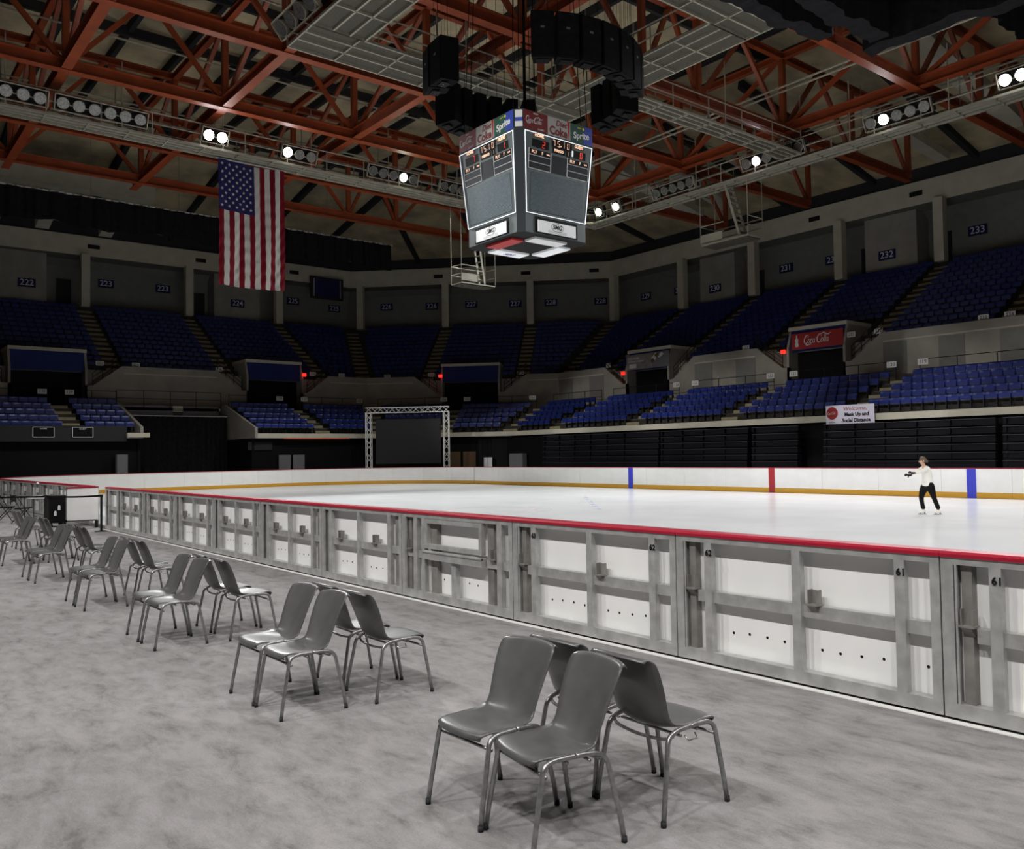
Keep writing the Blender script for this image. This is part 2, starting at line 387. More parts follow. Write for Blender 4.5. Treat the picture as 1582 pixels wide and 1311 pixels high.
# boards beyond the open gate
XG = -4.9
x = -5.55; i = 0
nth = ['first', 'second', 'third', 'fourth', 'fifth', 'sixth', 'seventh', 'eighth']
while x > -21.5:
    xl = x-2.44 if x-2.44 > -20.5 else -21.98
    near_board(xl, 'far' if x-xl > 2.4 else 'near', '%s rink board beyond the open gate, behind the folding chairs' % nth[i % 8], None, x); x = xl; i += 1
# open gate door
gt = empty('rink_gate', (-4.6, 0, 0), 0, 'open white rink gate swung outward beside the black stanchion', 'gate')
g = MB(); g.box(-.06, .02, -.78, .02, .24, 1.14, 'board'); g.build('gate_panel', gt)
g = MB(); g.box(-.10, .03, -.80, .03, 1.14, 1.18, 'red'); g.build('cap_rail', gt)
g = MB(); g.box(-.12, -.06, -.80, -.70, .2, 1.14, 'steeldark'); g.box(-.12, -.06, .0, .06, .02, 1.14, 'steel'); g.box(-.12, -.06, -.8, 0, .2, .26, 'steeldark'); g.box(-.1, 0, -.05, .02, 0, .2, 'blackmetal'); g.build('gate_frame', gt)
g = MB(); g.box(-5.5, -3.75, .02, .15, .0, .09, 'steeldark'); struct(g, 'trim_2')

# ------------------------------------------------------------------ far boards (inside faces) round the corner
def far_board(a, b, lab, marks=()):
    a = Vector(a); b = Vector(b); L = (b-a).length; T = basis((a.x, a.y, 0), (b-a).to_3d(), (0, 0, 1))
    t = bpy.data.objects.new('dasher_board', None); COL.objects.link(t); t.matrix_world = T; tag(t, lab, 'rink board', 'white dasher boards round the far side of the rink')
    s = MB(); s.box(.004, L-.004, -.02, .0, .09, 1.15, 'board'); s.build('board_sheet', t)
    s = MB(); s.box(.003, L-.003, -.035, -.02, .098, .30, 'yellow'); s.build('kick_plate', t)
    s = MB(); s.box(0, L, -.04, .15, 1.15, 1.18, 'red'); s.build('cap_rail', t)
    s = MB(); s.box(0, .08, 0, .13, .0, 1.15, 'steel'); s.box(L-.08, L, 0, .13, .0, 1.15, 'steel'); s.box(0, L, 0, .13, 0, .1, 'steel'); s.build('frame', t)
    for x, wd, m, nm in marks:
        s = MB(); s.box(x-wd/2, x+wd/2, -.038, -.0195, .098, 1.151, m); s.build(nm, t)
    return t
W_ = 26.17
xs = [24.4-2.44*i for i in range(20)]
for i in range(19):
    x1, x0 = xs[i], xs[i+1]
    if x0 < -22.3: x0 = -22
    marks = []
    for mx, wd, m, nm in ((-8.4, .32, 'bluemark', 'blue_line_mark'), (0.02, .30, 'redmark', 'centre_line_mark'), (8.4, .32, 'bluemark', 'blue_line_mark')):
        if x0 <= mx < x1: marks.append((mx-x0, wd, m, nm))
    if x0 > 13: continue
    if x1 > 13: ex = 'at the right edge'
    far_lab = ('white far side board carrying the red centre line mark' if x0 <= .02 < x1 else
               'white far side board carrying the blue mark behind the skater' if x0 <= 8.4 < x1 else
               'white far side board carrying the left blue mark' if x0 <= -8.4 < x1 else
               'plain white far side board, %s' % (
                   ('%s to the right of the red centre mark' % nth[int(x0//2.44)] if x0 > 0 and x0 < 8 else
                    '%s to the right of the right blue mark' % nth[int((x0-8.4)//2.44)] if x0 >= 8 else
                    '%s to the left of the red centre mark' % nth[int((-x1)//2.44)] if x1 > -8.4 else
                    '%s to the left of the left blue mark' % nth[int((-8.4-x1)//2.44)])))
    far_board((x0, W_), (x1, W_), far_lab, marks)
    if x0 <= -22: break
# corner and end
P = []
na = 6
for i in range(na+1):
    a = radians(90+90*i/na); P.append((-22+8.5*cos(a), W_-8.5+8.5*sin(a)))
yy = W_-8.5
while yy > 8.5+2.6: yy -= 2.2925; P.append((-30.5, yy))
for i in range(na+1):
    a = radians(180+90*i/na); P.append((-22+8.5*cos(a), 8.5+8.5*sin(a)))
for i in range(len(P)-1):
    mk_ = [(.6, .06, 'redmark', 'goal_line_mark')] if i == 2 else []
    if i == 2:
        # goal line x=-28.28
        a, b = P[i], P[i+1]; t_ = (-28.28-a[0])/(b[0]-a[0]); L_ = sqrt((a[0]-b[0])**2+(a[1]-b[1])**2)
        mk_ = [(L_*(1-t_), .07, 'redmark', 'goal_line_mark')] if 0 <= t_ <= 1 else []
        gl = 0 <= t_ <= 1
    lab = 'white corner board carrying the thin red goal line mark' if mk_ else 'white end board, %s round from the far corner' % (['first', 'second', 'third', 'fourth', 'fifth', 'sixth', 'seventh', 'eighth', 'ninth', 'tenth', 'eleventh', 'twelfth', 'thirteenth', 'fourteenth', 'fifteenth', 'sixteenth', 'seventeenth', 'eighteenth', 'nineteenth'][i])
    far_board(P[i+1], P[i], lab, mk_)

# ------------------------------------------------------------------ octagon bowl helpers
def v1(d): return (-35.2+.4142*d, 52-d)
def v2(d): return (-53+d, 34.2-.4142*d)
def ring(d, z, xr=16, yl=-10): return [(xr, 52-d, z), (*v1(d), z), (*v2(d), z), (-53+d, yl, z)]
def sweep(mb, prof, m, xr=16, yl=-10, segs=(0, 1, 2), ms=None):
    for j in range(len(prof)-1):
        a = ring(*prof[j], xr, yl); b = ring(*prof[j+1], xr, yl)
        for s in segs: mb.quad(a[s], b[s], b[s+1], a[s+1], ms[j] if ms else m)
def fac(f, s, d, z):   # facet coordinate -> world
    if f == 'S': return (s, 52-d, z)
    if f == 'E': return (-53+d, s, z)
    c = ((v1(d)[0]+v2(d)[0])/2, (v1(d)[1]+v2(d)[1])/2); k = s/sqrt(2); return (c[0]+k, c[1]+k, z)
INN = {'S': Vector((0, -1, 0)), 'E': Vector((1, 0, 0)), 'C': Vector((1, -1, 0)).normalized()}
TAN = {'S': Vector((1, 0, 0)), 'E': Vector((0, 1, 0)), 'C': Vector((1, 1, 0)).normalized()}
def frm(f, s, d, z): return basis(fac(f, s, d, z), TAN[f], INN[f])   # local x along wall, y up, z toward the ice
def fbox(mb, f, s0, s1, d0, d1, z0, z1, m):
    p = [fac(f, s, d, z) for z in (z0, z1) for s, d in ((s0, d0), (s1, d0), (s1, d1), (s0, d1))]
    mb.add(p, [(0, 3, 2, 1), (4, 5, 6, 7), (0, 1, 5, 4), (1, 2, 6, 5), (2, 3, 7, 6), (3, 0, 4, 7)], m)

# upper deck
UT, UR, UD, UZ, UN = .75, .45, 9.6, 8.35, 13
up = MB(); prof = [(9.6, 5.75), (9.6, UZ)]
for i in range(UN):
    d1 = UD-UT*(i+1); prof.append((d1, UZ+UR*i)); prof.append((d1, UZ+UR*(i+1)))
prof[-1] = (prof[-1][0], 14.3); prof.append((-2.6, 14.3))
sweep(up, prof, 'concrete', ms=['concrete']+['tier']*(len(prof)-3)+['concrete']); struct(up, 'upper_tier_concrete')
bw = MB(); sweep(bw, [(-2.6, 14.3), (-2.6, 18.5)], 'wallpanel'); struct(bw, 'wall_back')
fa = MB(); sweep(fa, [(-2.6, 18.0), (-2.0, 18.5), (0, 18.5), (0, 20.1), (-.4, 20.1), (-.4, 22)], 'concrete', ms=['wallpanel', 'wallpanel', 'concrete_pale', 'concrete', 'dark']); struct(fa, 'trim_3')
# protruding rooms behind the even sections
rm = MB()
for f, a, b in (('E', -3, 7.6), ('E', 21, 25.2), ('S', -25.2, -21.6), ('S', -10.1, -6.3)):
    fbox(rm, f, a, b, -2.6, -.9, 14.3, 18.5, 'concrete')
struct(rm, 'wall_back_rooms')
dk = MB()
for f, a in (('E', 8.6), ('E', 19.6), ('S', -21.0), ('S', -5.8), ('S', -11.3), ('S', -26.2)): fbox(dk, f, a, a+1.1, -2.6, -2.5, 14.3, 16.9, 'dark')
struct(dk, 'door_1')
# pillars
pl = [('E', 1.9), ('E', 10.15), ('E', 18.36), ('E', 26.5)]
pil = MB(); k = 0
PIL = [fac('E', s, .25, 14.3) for s in (1.9, 10.15, 18.36, 26.5)]+[(-52.2, 34.75, 14.3)]+[fac('C', -3.2, .25, 14.3), fac('C', 5.0, .25, 14.3), (-34.4, 51.7, 14.3)]+[fac('S', s, .25, 14.3) for s in (-26.2, -18.9, -11.4, -4.15, 3.3)]
for p in PIL:
    pm = MB(); pm.box(-.32, .32, -.32, .32, 0, 4.25, 'concrete_pale'); o = struct(pm, 'pillar'); o.location = (p[0], p[1], 14.3)
    if p[0] < -36 and p[1] > 34: o.rotation_euler.z = pi/4
# ---- portals: list facet, s0, s1
PORT = [('E', 3.4, 7.9), ('E', 19.5, 23.9), ('C', -1.6, 3.1), ('S', -23.0, -19.0), ('S', -9.0, -5.3)]
def in_port(f, s, d, pad=0): return any(f == g and a-pad < s < b+pad and d > 7.3 for g, a, b in PORT)
# parapet wall, dips beside each portal
def facet_range(f, d):
    if f == 'S': return (v1(d)[0], 16)
    if f == 'E': return (-10, v2(d)[1])
    L = (Vector(v1(d))-Vector(v2(d))).length; return (-L/2, L/2)
for wi, f in enumerate('SEC'):
    a, b = facet_range(f, 10.7); mb = MB(); ps = sorted([(p[1], p[2]) for p in PORT if p[0] == f])
    pts = [(a, 5.75), (a, 8.6)]
    for p0, p1 in ps: pts += [(p0-2.4, 8.6), (p0-.5, 7.15), (p0, 7.15), (p0, 5.75), (p1, 5.75), (p1, 7.15), (p1+.5, 7.15), (p1+2.4, 8.6)]
    pts += [(b, 8.6), (b, 5.75)]
    # split into simple pieces
    cuts = [a]+[q for p in ps for q in p]+[b]
    for j in range(0, len(cuts), 2):
        s0, s1 = cuts[j], cuts[j+1]; poly = [(s0, 5.75)]
        if j > 0: poly += [(s0, 7.15), (s0+.5, 7.15), (s0+2.4, 8.6)]
        else: poly += [(s0, 8.6)]
        if j+2 < len(cuts): poly += [(s1-2.4, 8.6), (s1-.5, 7.15), (s1, 7.15)]
        else: poly += [(s1, 8.6)]
        poly += [(s1, 5.75)]
        mb.slab([fac(f, s, 10.7, z) for s, z in poly], -INN[f]*.2, 'concrete')
        q0 = s0+(2.4 if j > 0 else 0); q1 = s1-(2.4 if j+2 < len(cuts) else 0)
        fbox(mb, f, q0, q1, 9.5, 10.55, 8.0, 8.2, 'concrete')
        # stairs down to the portal landings
        for side in (0, 1):
            if side == 0 and j == 0 or side == 1 and j+2 >= len(cuts): continue
            for st in range(6):
                u0 = .5+st*.32; zz = 7.0+(st+1)*.2
                if side == 0: fbox(mb, f, s0+u0, s0+u0+.32, 9.6, 10.5, 5.9, zz-.1, 'aisle')
                else: fbox(mb, f, s1-u0-.32, s1-u0, 9.6, 10.5, 5.9, zz-.1, 'aisle')
        # recessed panels on the wall face
        L = q1-q0; n = max(1, int(L/1.55)); wpan = L/n
        for q in range(n):
            if q % 2 == 0 and f == 'S': fbox(mb, f, q0+q*wpan+.1, q0+(q+1)*wpan-.1, 10.70, 10.73, 5.95, 8.0, 'wallpanel')
        fbox(mb, f, q0+.1, q1-.1, 10.70, 10.72, 8.05, 8.12, 'concrete_pale')
    struct(mb, 'wall_parapet_'+{'S': 'right', 'E': 'left', 'C': 'corner'}[f])
for pi_, (f, a, b) in enumerate(PORT):
    mb = MB(); m_ = (a+b)/2
    fbox(mb, f, a-.15, b+.15, 7.6, 10.45, 9.42, 9.65, 'concrete_pale')
    for s in (a-.15, b): 
        mb.slab([fac(f, s, dd, zz) for dd, zz in ((7.6, 9.42), (10.3, 9.42), (10.7, 8.3), (10.7, 5.75), (7.6, 5.75))], TAN[f]*.15, 'concrete')
    fbox(mb, f, a, b, 10.25, 10.4, 8.1, 9.42, 'portalblue')
    fbox(mb, f, a, b, 9.65, 9.7, 5.75, 8.1, 'black'); fbox(mb, f, a, b, 9.7, 10.7, 5.72, 5.8, 'dark')  # black panel stands in for the unlit depth of the portal opening
    struct(mb, 'portal')
# signs, lamps etc on portals come later
# lower deck
LT, LR, LZ, LN = 1.12, .42, 3.62, 5
def lower_prof(): 
    pr = [(9.6, 5.75), (13.0, 5.75)]
    d = 13.0+.4
    pr = [(9.6, 5.6), (13.4, 5.6)]
    for i in range(LN):
        z = LZ+LR*(LN-1-i); d0 = 13.4+LT*i; pr += [(d0, z), (d0+LT, z)]
    pr += [(19.0, LZ), (19.0, 3.30), (19.3, 3.30) if False else (18.4, 3.30), (18.4, 0)]
    return pr
LP = lower_prof()
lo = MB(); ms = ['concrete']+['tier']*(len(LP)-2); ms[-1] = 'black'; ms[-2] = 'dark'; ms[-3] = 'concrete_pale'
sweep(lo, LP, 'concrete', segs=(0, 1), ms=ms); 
# left end stand in two pieces around the curtained gateway
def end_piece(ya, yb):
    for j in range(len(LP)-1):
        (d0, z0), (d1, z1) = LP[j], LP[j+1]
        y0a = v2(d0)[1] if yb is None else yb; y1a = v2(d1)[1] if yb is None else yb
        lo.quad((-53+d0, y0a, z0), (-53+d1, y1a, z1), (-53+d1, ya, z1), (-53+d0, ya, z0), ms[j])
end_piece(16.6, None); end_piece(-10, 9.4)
for y in (16.6, 9.4):   # gateway cheeks
    lo.slab([(-53+d, y, z) for d, z in ((11.5, 3.3), (11.5, 5.6), (13.4, 5.85), (19.1, 4.0), (19.1, 3.3))], (0, -.18 if y < 12 else .18, 0), 'concrete')
    lo.slab([(-53+d, y, z) for d, z in ((11.5, 0), (11.5, 3.3), (18.5, 3.3), (18.5, 0))], (0, -.18 if y < 12 else .18, 0), 'black')
lo.box(-53+9.6, -53+12.6, 9.4, 16.6, 5.4, 5.6, 'concrete')
struct(lo, 'lower_tier_concrete')
gw = MB(); 
for a, b in ((9.5, 13.2), (13.9, 16.5)): gw.box(-40.5, -40.4, a, b, 4.95, 5.75, 'grey')
gw.box(-40.5, -40.42, 13.2, 13.9, 5.3, 5.75, 'concrete_pale'); struct(gw, 'trim_4')
cu = MB(); n = 60
P0 = [(-38.6+.07*sin(i*2.1)+.03*sin(i*5.3), 9.58+(16.42-9.58)*i/n) for i in range(n+1)]
for i in range(n): cu.quad((*P0[i], 0), (*P0[i+1], 0), (*P0[i+1], 4.9), (*P0[i], 4.9), 'cloth')
cu.tube([(-38.55, 9.6, 4.93), (-38.55, 16.4, 4.93)], .035, 'steel')
o = cu.build('gateway_curtain'); tag(o, 'tall black curtain closing the gateway under the left stand', 'curtain')

# ------------------------------------------------------------------ seats
def seat_mb(mb=None, T=None, lod=0):
    # local: x along row, y toward ice (front), z up
    mb = mb or MB(); 
    if T is not None: mb.T = T
    w = .262
    # back shell (curved, 2 columns) and tipped-up pan
    prof = [(.0, .44), (.02, .47), (-.01, .60), (-.035, .71), (-.06, .74)]
    vs = []; fs = []
    for y, z in prof:
        for x, dy in ((-w, .035), (-w*.5, .008), (w*.5, .008), (w, .035)): vs.append((x*(.93 if z > .73 else 1), y+dy, z))
    for i in range(len(prof)-1):
        for k in range(3): a = i*4+k; fs.append((a, a+1, a+5, a+4))
    mb.add(vs, fs, 'seat')
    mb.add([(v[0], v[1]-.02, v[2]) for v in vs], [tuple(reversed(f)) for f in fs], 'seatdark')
    mb.box(-w*.9, w*.9, .05, .10, .42, .62, 'seat'); 
    mb.box(-w*.7, w*.7, .10, .108, .415, .435, 'reflector')
    mb.box(-.255, -.225, -.02, .16, .08, .42, 'seatdark')
    return mb
SEATS = []
def seat_rows(f, tier):
    if tier == 'U':
        for i in range(UN):
            d = UD-UT*i-.56; z = UZ+UR*i
            a, b = facet_range(f, d); aisles = {'S': [-26.2, -18.9, -11.4, -4.15, 3.3], 'E': [1.9, 10.15, 18.36, 26.5], 'C': [-3.2, 5.0]}[f]
            a += 1.0 if f != 'E' else 0; b -= 0 if f == 'S' else 1.0
            if f == 'E': a = -2
            if f == 'S': b = 8
            s = a
            edges = [a]+sum([[q-.65, q+.65] for q in aisles if a < q < b], [])+[b]
            for j in range(0, len(edges), 2):
                L = edges[j+1]-edges[j]; n = int(L/.54)
                if n < 1: continue
                st = L/n
                for q in range(n):
                    ss = edges[j]+st*(q+.5)
                    if in_port(f, ss, d, .35): continue
                    if i >= 11 and f == 'E' and ss < 7.6: pass
                    SEATS.append((f, ss, d, z, 'U'))
    else:
        for i in range(LN):
            d = 13.4+LT*i+.38; z = LZ+LR*(LN-1-i)
            a, b = facet_range(f, d); aisles = {'S': [-22.6, -15.2, -7.8, -.2], 'E': [5.6, 21.9], 'C': [0]}[f]
            if f == 'S': a += .8; b = 8
            elif f == 'E': a = -1; b -= .8
            else: a += .8; b -= .8
            edges = [a]+sum([[q-.6, q+.6] for q in aisles if a < q < b], [])+[b]
            if f == 'E':
                edges = [-1, 5.0, 6.2, 9.1, 16.95, 21.3, 22.5, b]
            for j in range(0, len(edges), 2):
                L = edges[j+1]-edges[j]; n = int(L/.54)
                if n < 1: continue
                st = L/n
                for q in range(n): SEATS.append((f, edges[j]+st*(q+.5), d, z, 'L'))
for f in 'SCE':
    seat_rows(f, 'U'); seat_rows(f, 'L')
def seatT(s):
    f, ss, d, z, _ = s; p = fac(f, ss, d, z); i_ = INN[f]; t = i_.cross(Vector((0, 0, 1)))
    return Matrix(((t.x, i_.x, 0, p[0]), (t.y, i_.y, 0, p[1]), (0, 0, 1, z), (0, 0, 0, 1)))
C0 = Vector((22.44, -6.23, 1.91))
def inview(s):
    q = fac(*s[:4])
    if any(abs(q[0]-p[0])+abs(q[1]-p[1]) < .95 for p in PIL): return False
    p = Vector(fac(*s[:4]))-C0; x = p.dot(R2)/p.dot(fw)*1334+791
    return -20 < x < 1610
SEATS = [s for s in SEATS if inview(s)]
SEATS.sort(key=lambda s: (Vector(fac(*s[:4]))-C0).length)
cand = [s for s in SEATS if s[4] == 'L'][:300]; ids = set(map(id, cand))
rest = [s for s in SEATS if id(s) not in ids]
sm = seat_mb().mesh('arena_seat'); 
for s in cand:
    o = bpy.data.objects.new('arena_seat', sm); COL.objects.link(o); o.matrix_world = seatT(s)
    tag(o, 'blue tip-up seat in the lower tier along the far side, right of the corner', 'seat', 'blue seats of the lower tier on the right')
mb = MB()
for s in rest: seat_mb(mb, seatT(s))
mb.T = Matrix.Identity(4)
tag(mb.build('arena_seat'), 'blue tip-up seats filling the upper tier and the left stands', 'seats', kind='stuff')
# aisle steps
def aisle(f, s, tier, half=.55):
    mb = MB()
    if tier == 'U':
        for i in range(UN): d = UD-UT*i; fbox(mb, f, s-half, s+half, d-.38, d-UT, UZ+UR*i, UZ+UR*i+.22, 'aisle'); fbox(mb, f, s-half, s+half, d, d-.38, UZ+UR*i, UZ+UR*i+.01, 'aisle')
    else:
        for i in range(LN): d = 13.4+LT*i; z = LZ+LR*(LN-1-i); fbox(mb, f, s-half, s+half, d, d+LT/2, z, z+LR/2, 'aisle'); fbox(mb, f, s-half, s+half, d+LT/2, d+LT, z, z+.01, 'aisle')
    struct(mb, 'aisle_steps')
for s in (-26.2, -18.9, -11.4, -4.15, 3.3): aisle('S', s, 'U')
for s in (1.9, 10.15, 18.36, 26.5): aisle('E', s, 'U')
for s in (-3.2, 5.0): aisle('C', s, 'U')
for s in (-22.6, -15.2, -7.8, -.2): aisle('S', s, 'L')
for s in (5.6, 21.9): aisle('E', s, 'L')
aisle('C', 0, 'L')
# corner (mitre) aisles
def mitre(vf, dirx, tier):
    mb = MB(); rng = []
    if tier == 'U':
        for i in range(UN):
            for h in (0, 1):
                d = UD-UT*i-(.375 if h else 0); rng.append((d, d-.375, UZ+UR*i+(.22 if h else .01)))
    else:
        for i in range(LN):
            for h in (0, 1):
                d = 13.4+LT*i+(LT/2 if h else 0); rng.append((d, d+LT/2, LZ+LR*(LN-1-i)+(.01 if h else LR/2)))
    for d0, d1, z in rng:
        a = Vector(vf(d0)); b = Vector(vf(d1)); n = Vector(dirx)
        mb.slab([(*(a-n*.6), z), (*(a+n*.6), z), (*(b+n*.6), z), (*(b-n*.6), z)], (0, 0, -.3), 'aisle')
    struct(mb, 'aisle_steps')
for vf, dx in ((v1, (cos(radians(22.5)), sin(radians(22.5)))), (v2, (cos(radians(67.5)), sin(radians(67.5))))):
    mitre(vf, dx, 'U'); mitre(vf, dx, 'L')

# ------------------------------------------------------------------ railings
def railing(p, q, lab, zs=(.5, 1.0), step=1.9, m='blackmetal', r=.022):
    p = Vector(p); q = Vector(q); L = (q-p).length; n = max(1, round(L/step))
    t = empty('railing', tuple(p), 0, lab, 'railing', 'black handrails in the stands')
    mb = MB()
    for z in zs: mb.tube([(0, 0, z), tuple((q-p)+Vector((0, 0, z)))], r, m, 6)
    mb.build('rail', t)
    for i in range(n+1):
        a = (q-p)*i/n; mb = MB(); mb.tube([tuple(a), tuple(a+Vector((0, 0, zs[-1])))], r, m, 6); mb.build('rail_post', t)
    return t
def plate(p, f, txt, lab):
    t = empty('row_placard', tuple(p), 0, lab, 'placard', 'small white section placards on the rails')
    T = basis((0, 0, 0), TAN[f], INN[f])
    mb = MB(); mb.T = T; mb.box(-.27, .27, -.16, .16, 0, .02, 'signwhite'); pf = mb.build('placard_face', t)
    text(txt, .26, 'black', pf, 0, 0, .024, 'numerals', T)
rl = [('S', -7.2, -.8, 'behind the lower seats under the red banner'), ('S', .5, 12, 'behind the lower seats at the right edge'), ('S', -14.6, -8.4, 'behind the second lower block from the right'), ('S', -22.0, -15.8, 'behind the lower seats under the grey portal banner'), ('S', -28.6, -23.2, 'behind the narrow lower block right of the corner'),
      ('C', .6, 6.5, 'behind the lower seats under the middle portal'), ('C', -6.5, -.6, 'behind the white truss arch'), ('E', 22.6, 28, 'behind the lower seats left of the corner'), ('E', 17, 21.2, 'behind the lower seats right of the curtained gateway'), ('E', 6.2, 9.3, 'behind the lower seats left of the curtained gateway'), ('E', -4, 5.0, 'behind the lower seats at the left edge')]
for f, a, b, l in rl:
    T = [fac(f, s, 13.2, 5.6) for s in (a, b)]; railing(T[0], T[1], 'black rail '+l)
railing((-40.3, 9.4, 5.6), (-40.3, 16.6, 5.6), 'black rail above the curtained gateway', zs=(.6, 1.15))
for f, a, b, l in (('S', -34, -27, 'on the parapet right of the corner'), ('C', 4.8, 7.5, 'on the parapet right of the middle portal'), ('C', -7, -5, 'on the parapet left of the middle portal')):
    railing(fac(f, a, 10.6, 8.6), fac(f, b, 10.6, 8.6), 'black rail '+l, zs=(.25, .55))
pn = {('E', 3.4): 'left edge', ('E', 19.5): 'flag', ('C', -1.6): 'middle', ('S', -23.0): 'grey banner', ('S', -9.0): 'red banner'}
for f, a, b in PORT:
    nm = pn[(f, a)]
    for s0, s1, sd in ((a-.5, a-2.4, 'left'), (b+.5, b+2.4, 'right')):
        railing(fac(f, s0, 10.6, 7.1), fac(f, s1, 10.6, 8.55), 'sloping black stair rail %s of the portal by the %s' % (sd, nm), zs=(.35, .65, .95), step=.9)
for f, s, tx, l in (('S', -1.0, '120', 'left of the aisle below the portal wall'), ('S', .7, '119', 'right of the aisle below the portal wall'), ('S', -8.6, '122', 'at the right end of the second rail'), ('S', -7.0, '121', 'left end, under the red banner'), ('S', -16, '123', 'under the grey banner'), ('S', -14.4, '122', 'beside the third aisle'),
                    ('C', 6.2, '124', 'at the right of the corner block'), ('C', .9, '125', 'beside the middle portal'), ('C', -1, '126', 'over the right leg of the truss arch'), ('E', 28.3-.6, '127', 'over the left leg of the truss arch'), ('E', 22.9, '127', 'left of the corner'), ('E', 20.9, '128', 'under the flag portal'), ('E', 6.4, '129', 'right of the left aisle'), ('E', 4.8, '130', 'left of the left aisle')):
    p = fac(f, s, 13.26, 6.45); plate(p, f, tx, 'small white placard on the lower rail '+l)
for f, s, tx, l in (('E', 8.9, '222', 'beneath section 222'), ('E', 11.3, '223', 'at the left of section 223'), ('E', 17.3, '223', 'at the right of section 223'), ('E', 25.0, '224', 'at the right of section 224'), ('E', 27.6, '225', 'at the left of section 225'), ('C', -6.4, '226', 'at the left of section 226'), ('C', -2.6, '226', 'left of the middle portal'), ('C', 5.0, '228', 'at the left of section 228'),
                    ('S', -25.2, '229', 'at the left of section 229'), ('S', -12.4, '231', 'left of the red banner'), ('S', -4.9, '232', 'right of the red banner'), ('S', -3.2, '232', 'left of section 233'), ('S', 3.9, '234', 'near the right edge'), ('S', 2.6, '233', 'at the right of section 233')):
    p = fac(f, s, 10.42, 8.75); plate(p, f, tx, 'small white section placard on the upper front row '+l)

# ------------------------------------------------------------------ section number signs on the back wall
SG = [('222', 'E', 6.2, -.88, 16.0), ('223', 'E', 12.39, -2.58, 16.88), ('223', 'E', 17.05, -2.58, 16.95), ('224', 'E', 23.1, -.88, 16.0), ('225', 'E', 29.22, -2.58, 17.07), ('225', 'E', 33.6, -2.58, 16.75),
      ('226', 'C', -9.76, -2.58, 16.94), ('226', 'C', -5.14, -2.58, 16.85), ('227', 'C', -1.15, -2.58, 16.91), ('227', 'C', 3.26, -2.58, 16.82), ('228', 'C', 6.78, -2.58, 16.82), ('228', 'C', 11.66, -2.58, 16.78),
      ('229', 'S', -33.0, -2.58, 16.68), ('229', 'S', -28.9, -2.58, 16.6), ('230', 'S', -23.6, -.88, 15.75), ('231', 'S', -17.78, -2.58, 16.64), ('231', 'S', -13.66, -2.58, 16.55), ('232', 'S', -8.45, -.88, 15.7), ('233', 'S', -2.96, -2.58, 16.57)]
cnt = {}
for n_, f, s, d, z in SG:
    cnt[n_] = cnt.get(n_, 0)+1; tot = sum(1 for q in SG if q[0] == n_)
    l = 'navy wall sign reading %s' % n_+('' if tot == 1 else ', %s of its pair' % ('left' if cnt[n_] == 1 else 'right'))
    t = bpy.data.objects.new('section_sign', None); COL.objects.link(t); t.matrix_world = frm(f, s, d, z); tag(t, l, 'sign', 'section number signs')
    mb = MB(); mb.box(-.62, .62, -.34, .34, 0, .05, 'numblue'); sbd = mb.build('sign_board', t)
    text(n_, .66, 'numwhite', sbd, 0, 0, .06, 'numerals', off=.006)
for i, (f, s, z) in enumerate((('E', 10.86, 19.3), ('E', 19.5, 19.3), ('E', 28.2, 19.3), ('C', -3.95, 19.3), ('C', 4.57, 19.3), ('C', 11.1, 19.3), ('S', -13.57, 19.3), ('S', -5.83, 19.3))):
    t = bpy.data.objects.new('wall_vent', None); COL.objects.link(t); t.matrix_world = frm(f, s, .0, z)
    tag(t, 'black slotted vent in the concrete fascia, %s' % ('above section 223 pillar', 'left of the flag', 'right of the flag', 'above sections 226 and 227', 'below the scoreboard right side', 'above the right corner', 'over section 231', 'over section 232')[i], 'vent', 'black vents in the fascia')
    mb = MB(); mb.box(-.45, .45, -.17, .17, 0, .02, 'black')
    for k in range(4): mb.box(-.42, .42, -.13+k*.08, -.11+k*.08, .02, .035, 'dark')
    mb.build('vent_grille', t)
# monitor in front of the corner
t = bpy.data.objects.new('video_screen', None); COL.objects.link(t); t.matrix_world = frm('E', 31.2, 0.75, 18.0); tag(t, 'hanging video screen with pale side edges left of the corner pillar', 'screen')
mb = MB(); mb.box(-1.7, 1.7, -1.05, 1.0, -.15, 0, 'dark'); mb.build('screen_case', t)
mb = MB(); mb.box(-1.3, 1.3, -.85, .85, 0, .02, 'numblue'); mb.build('screen_face', t)
for s in (-1, 1):
    mb = MB(); mb.box(s*1.36-.03, s*1.36+.03, -.85, .85, 0, .03, 'signwhite'); mb.build('edge_strip', t)
# exit lights and small lamps
for f, s, d, z, l in (('S', -23.35, 10.75, 7.95, 'left of the grey portal banner'), ('S', -9.35, 10.75, 8.15, 'left of the red portal banner'), ('C', -1.75, 10.75, 8.6, 'left of the middle portal'), ('E', 24.1, 10.75, 8.6, 'right of the portal below the flag')):
    mb = MB(); T = frm(f, s, d, z); mb.T = T; mb.box(-.14, .14, -.12, .12, -.05, .08, 'exit'); o = mb.build('exit_light'); tag(o, 'small red exit light '+l, 'exit light', 'red exit lights')
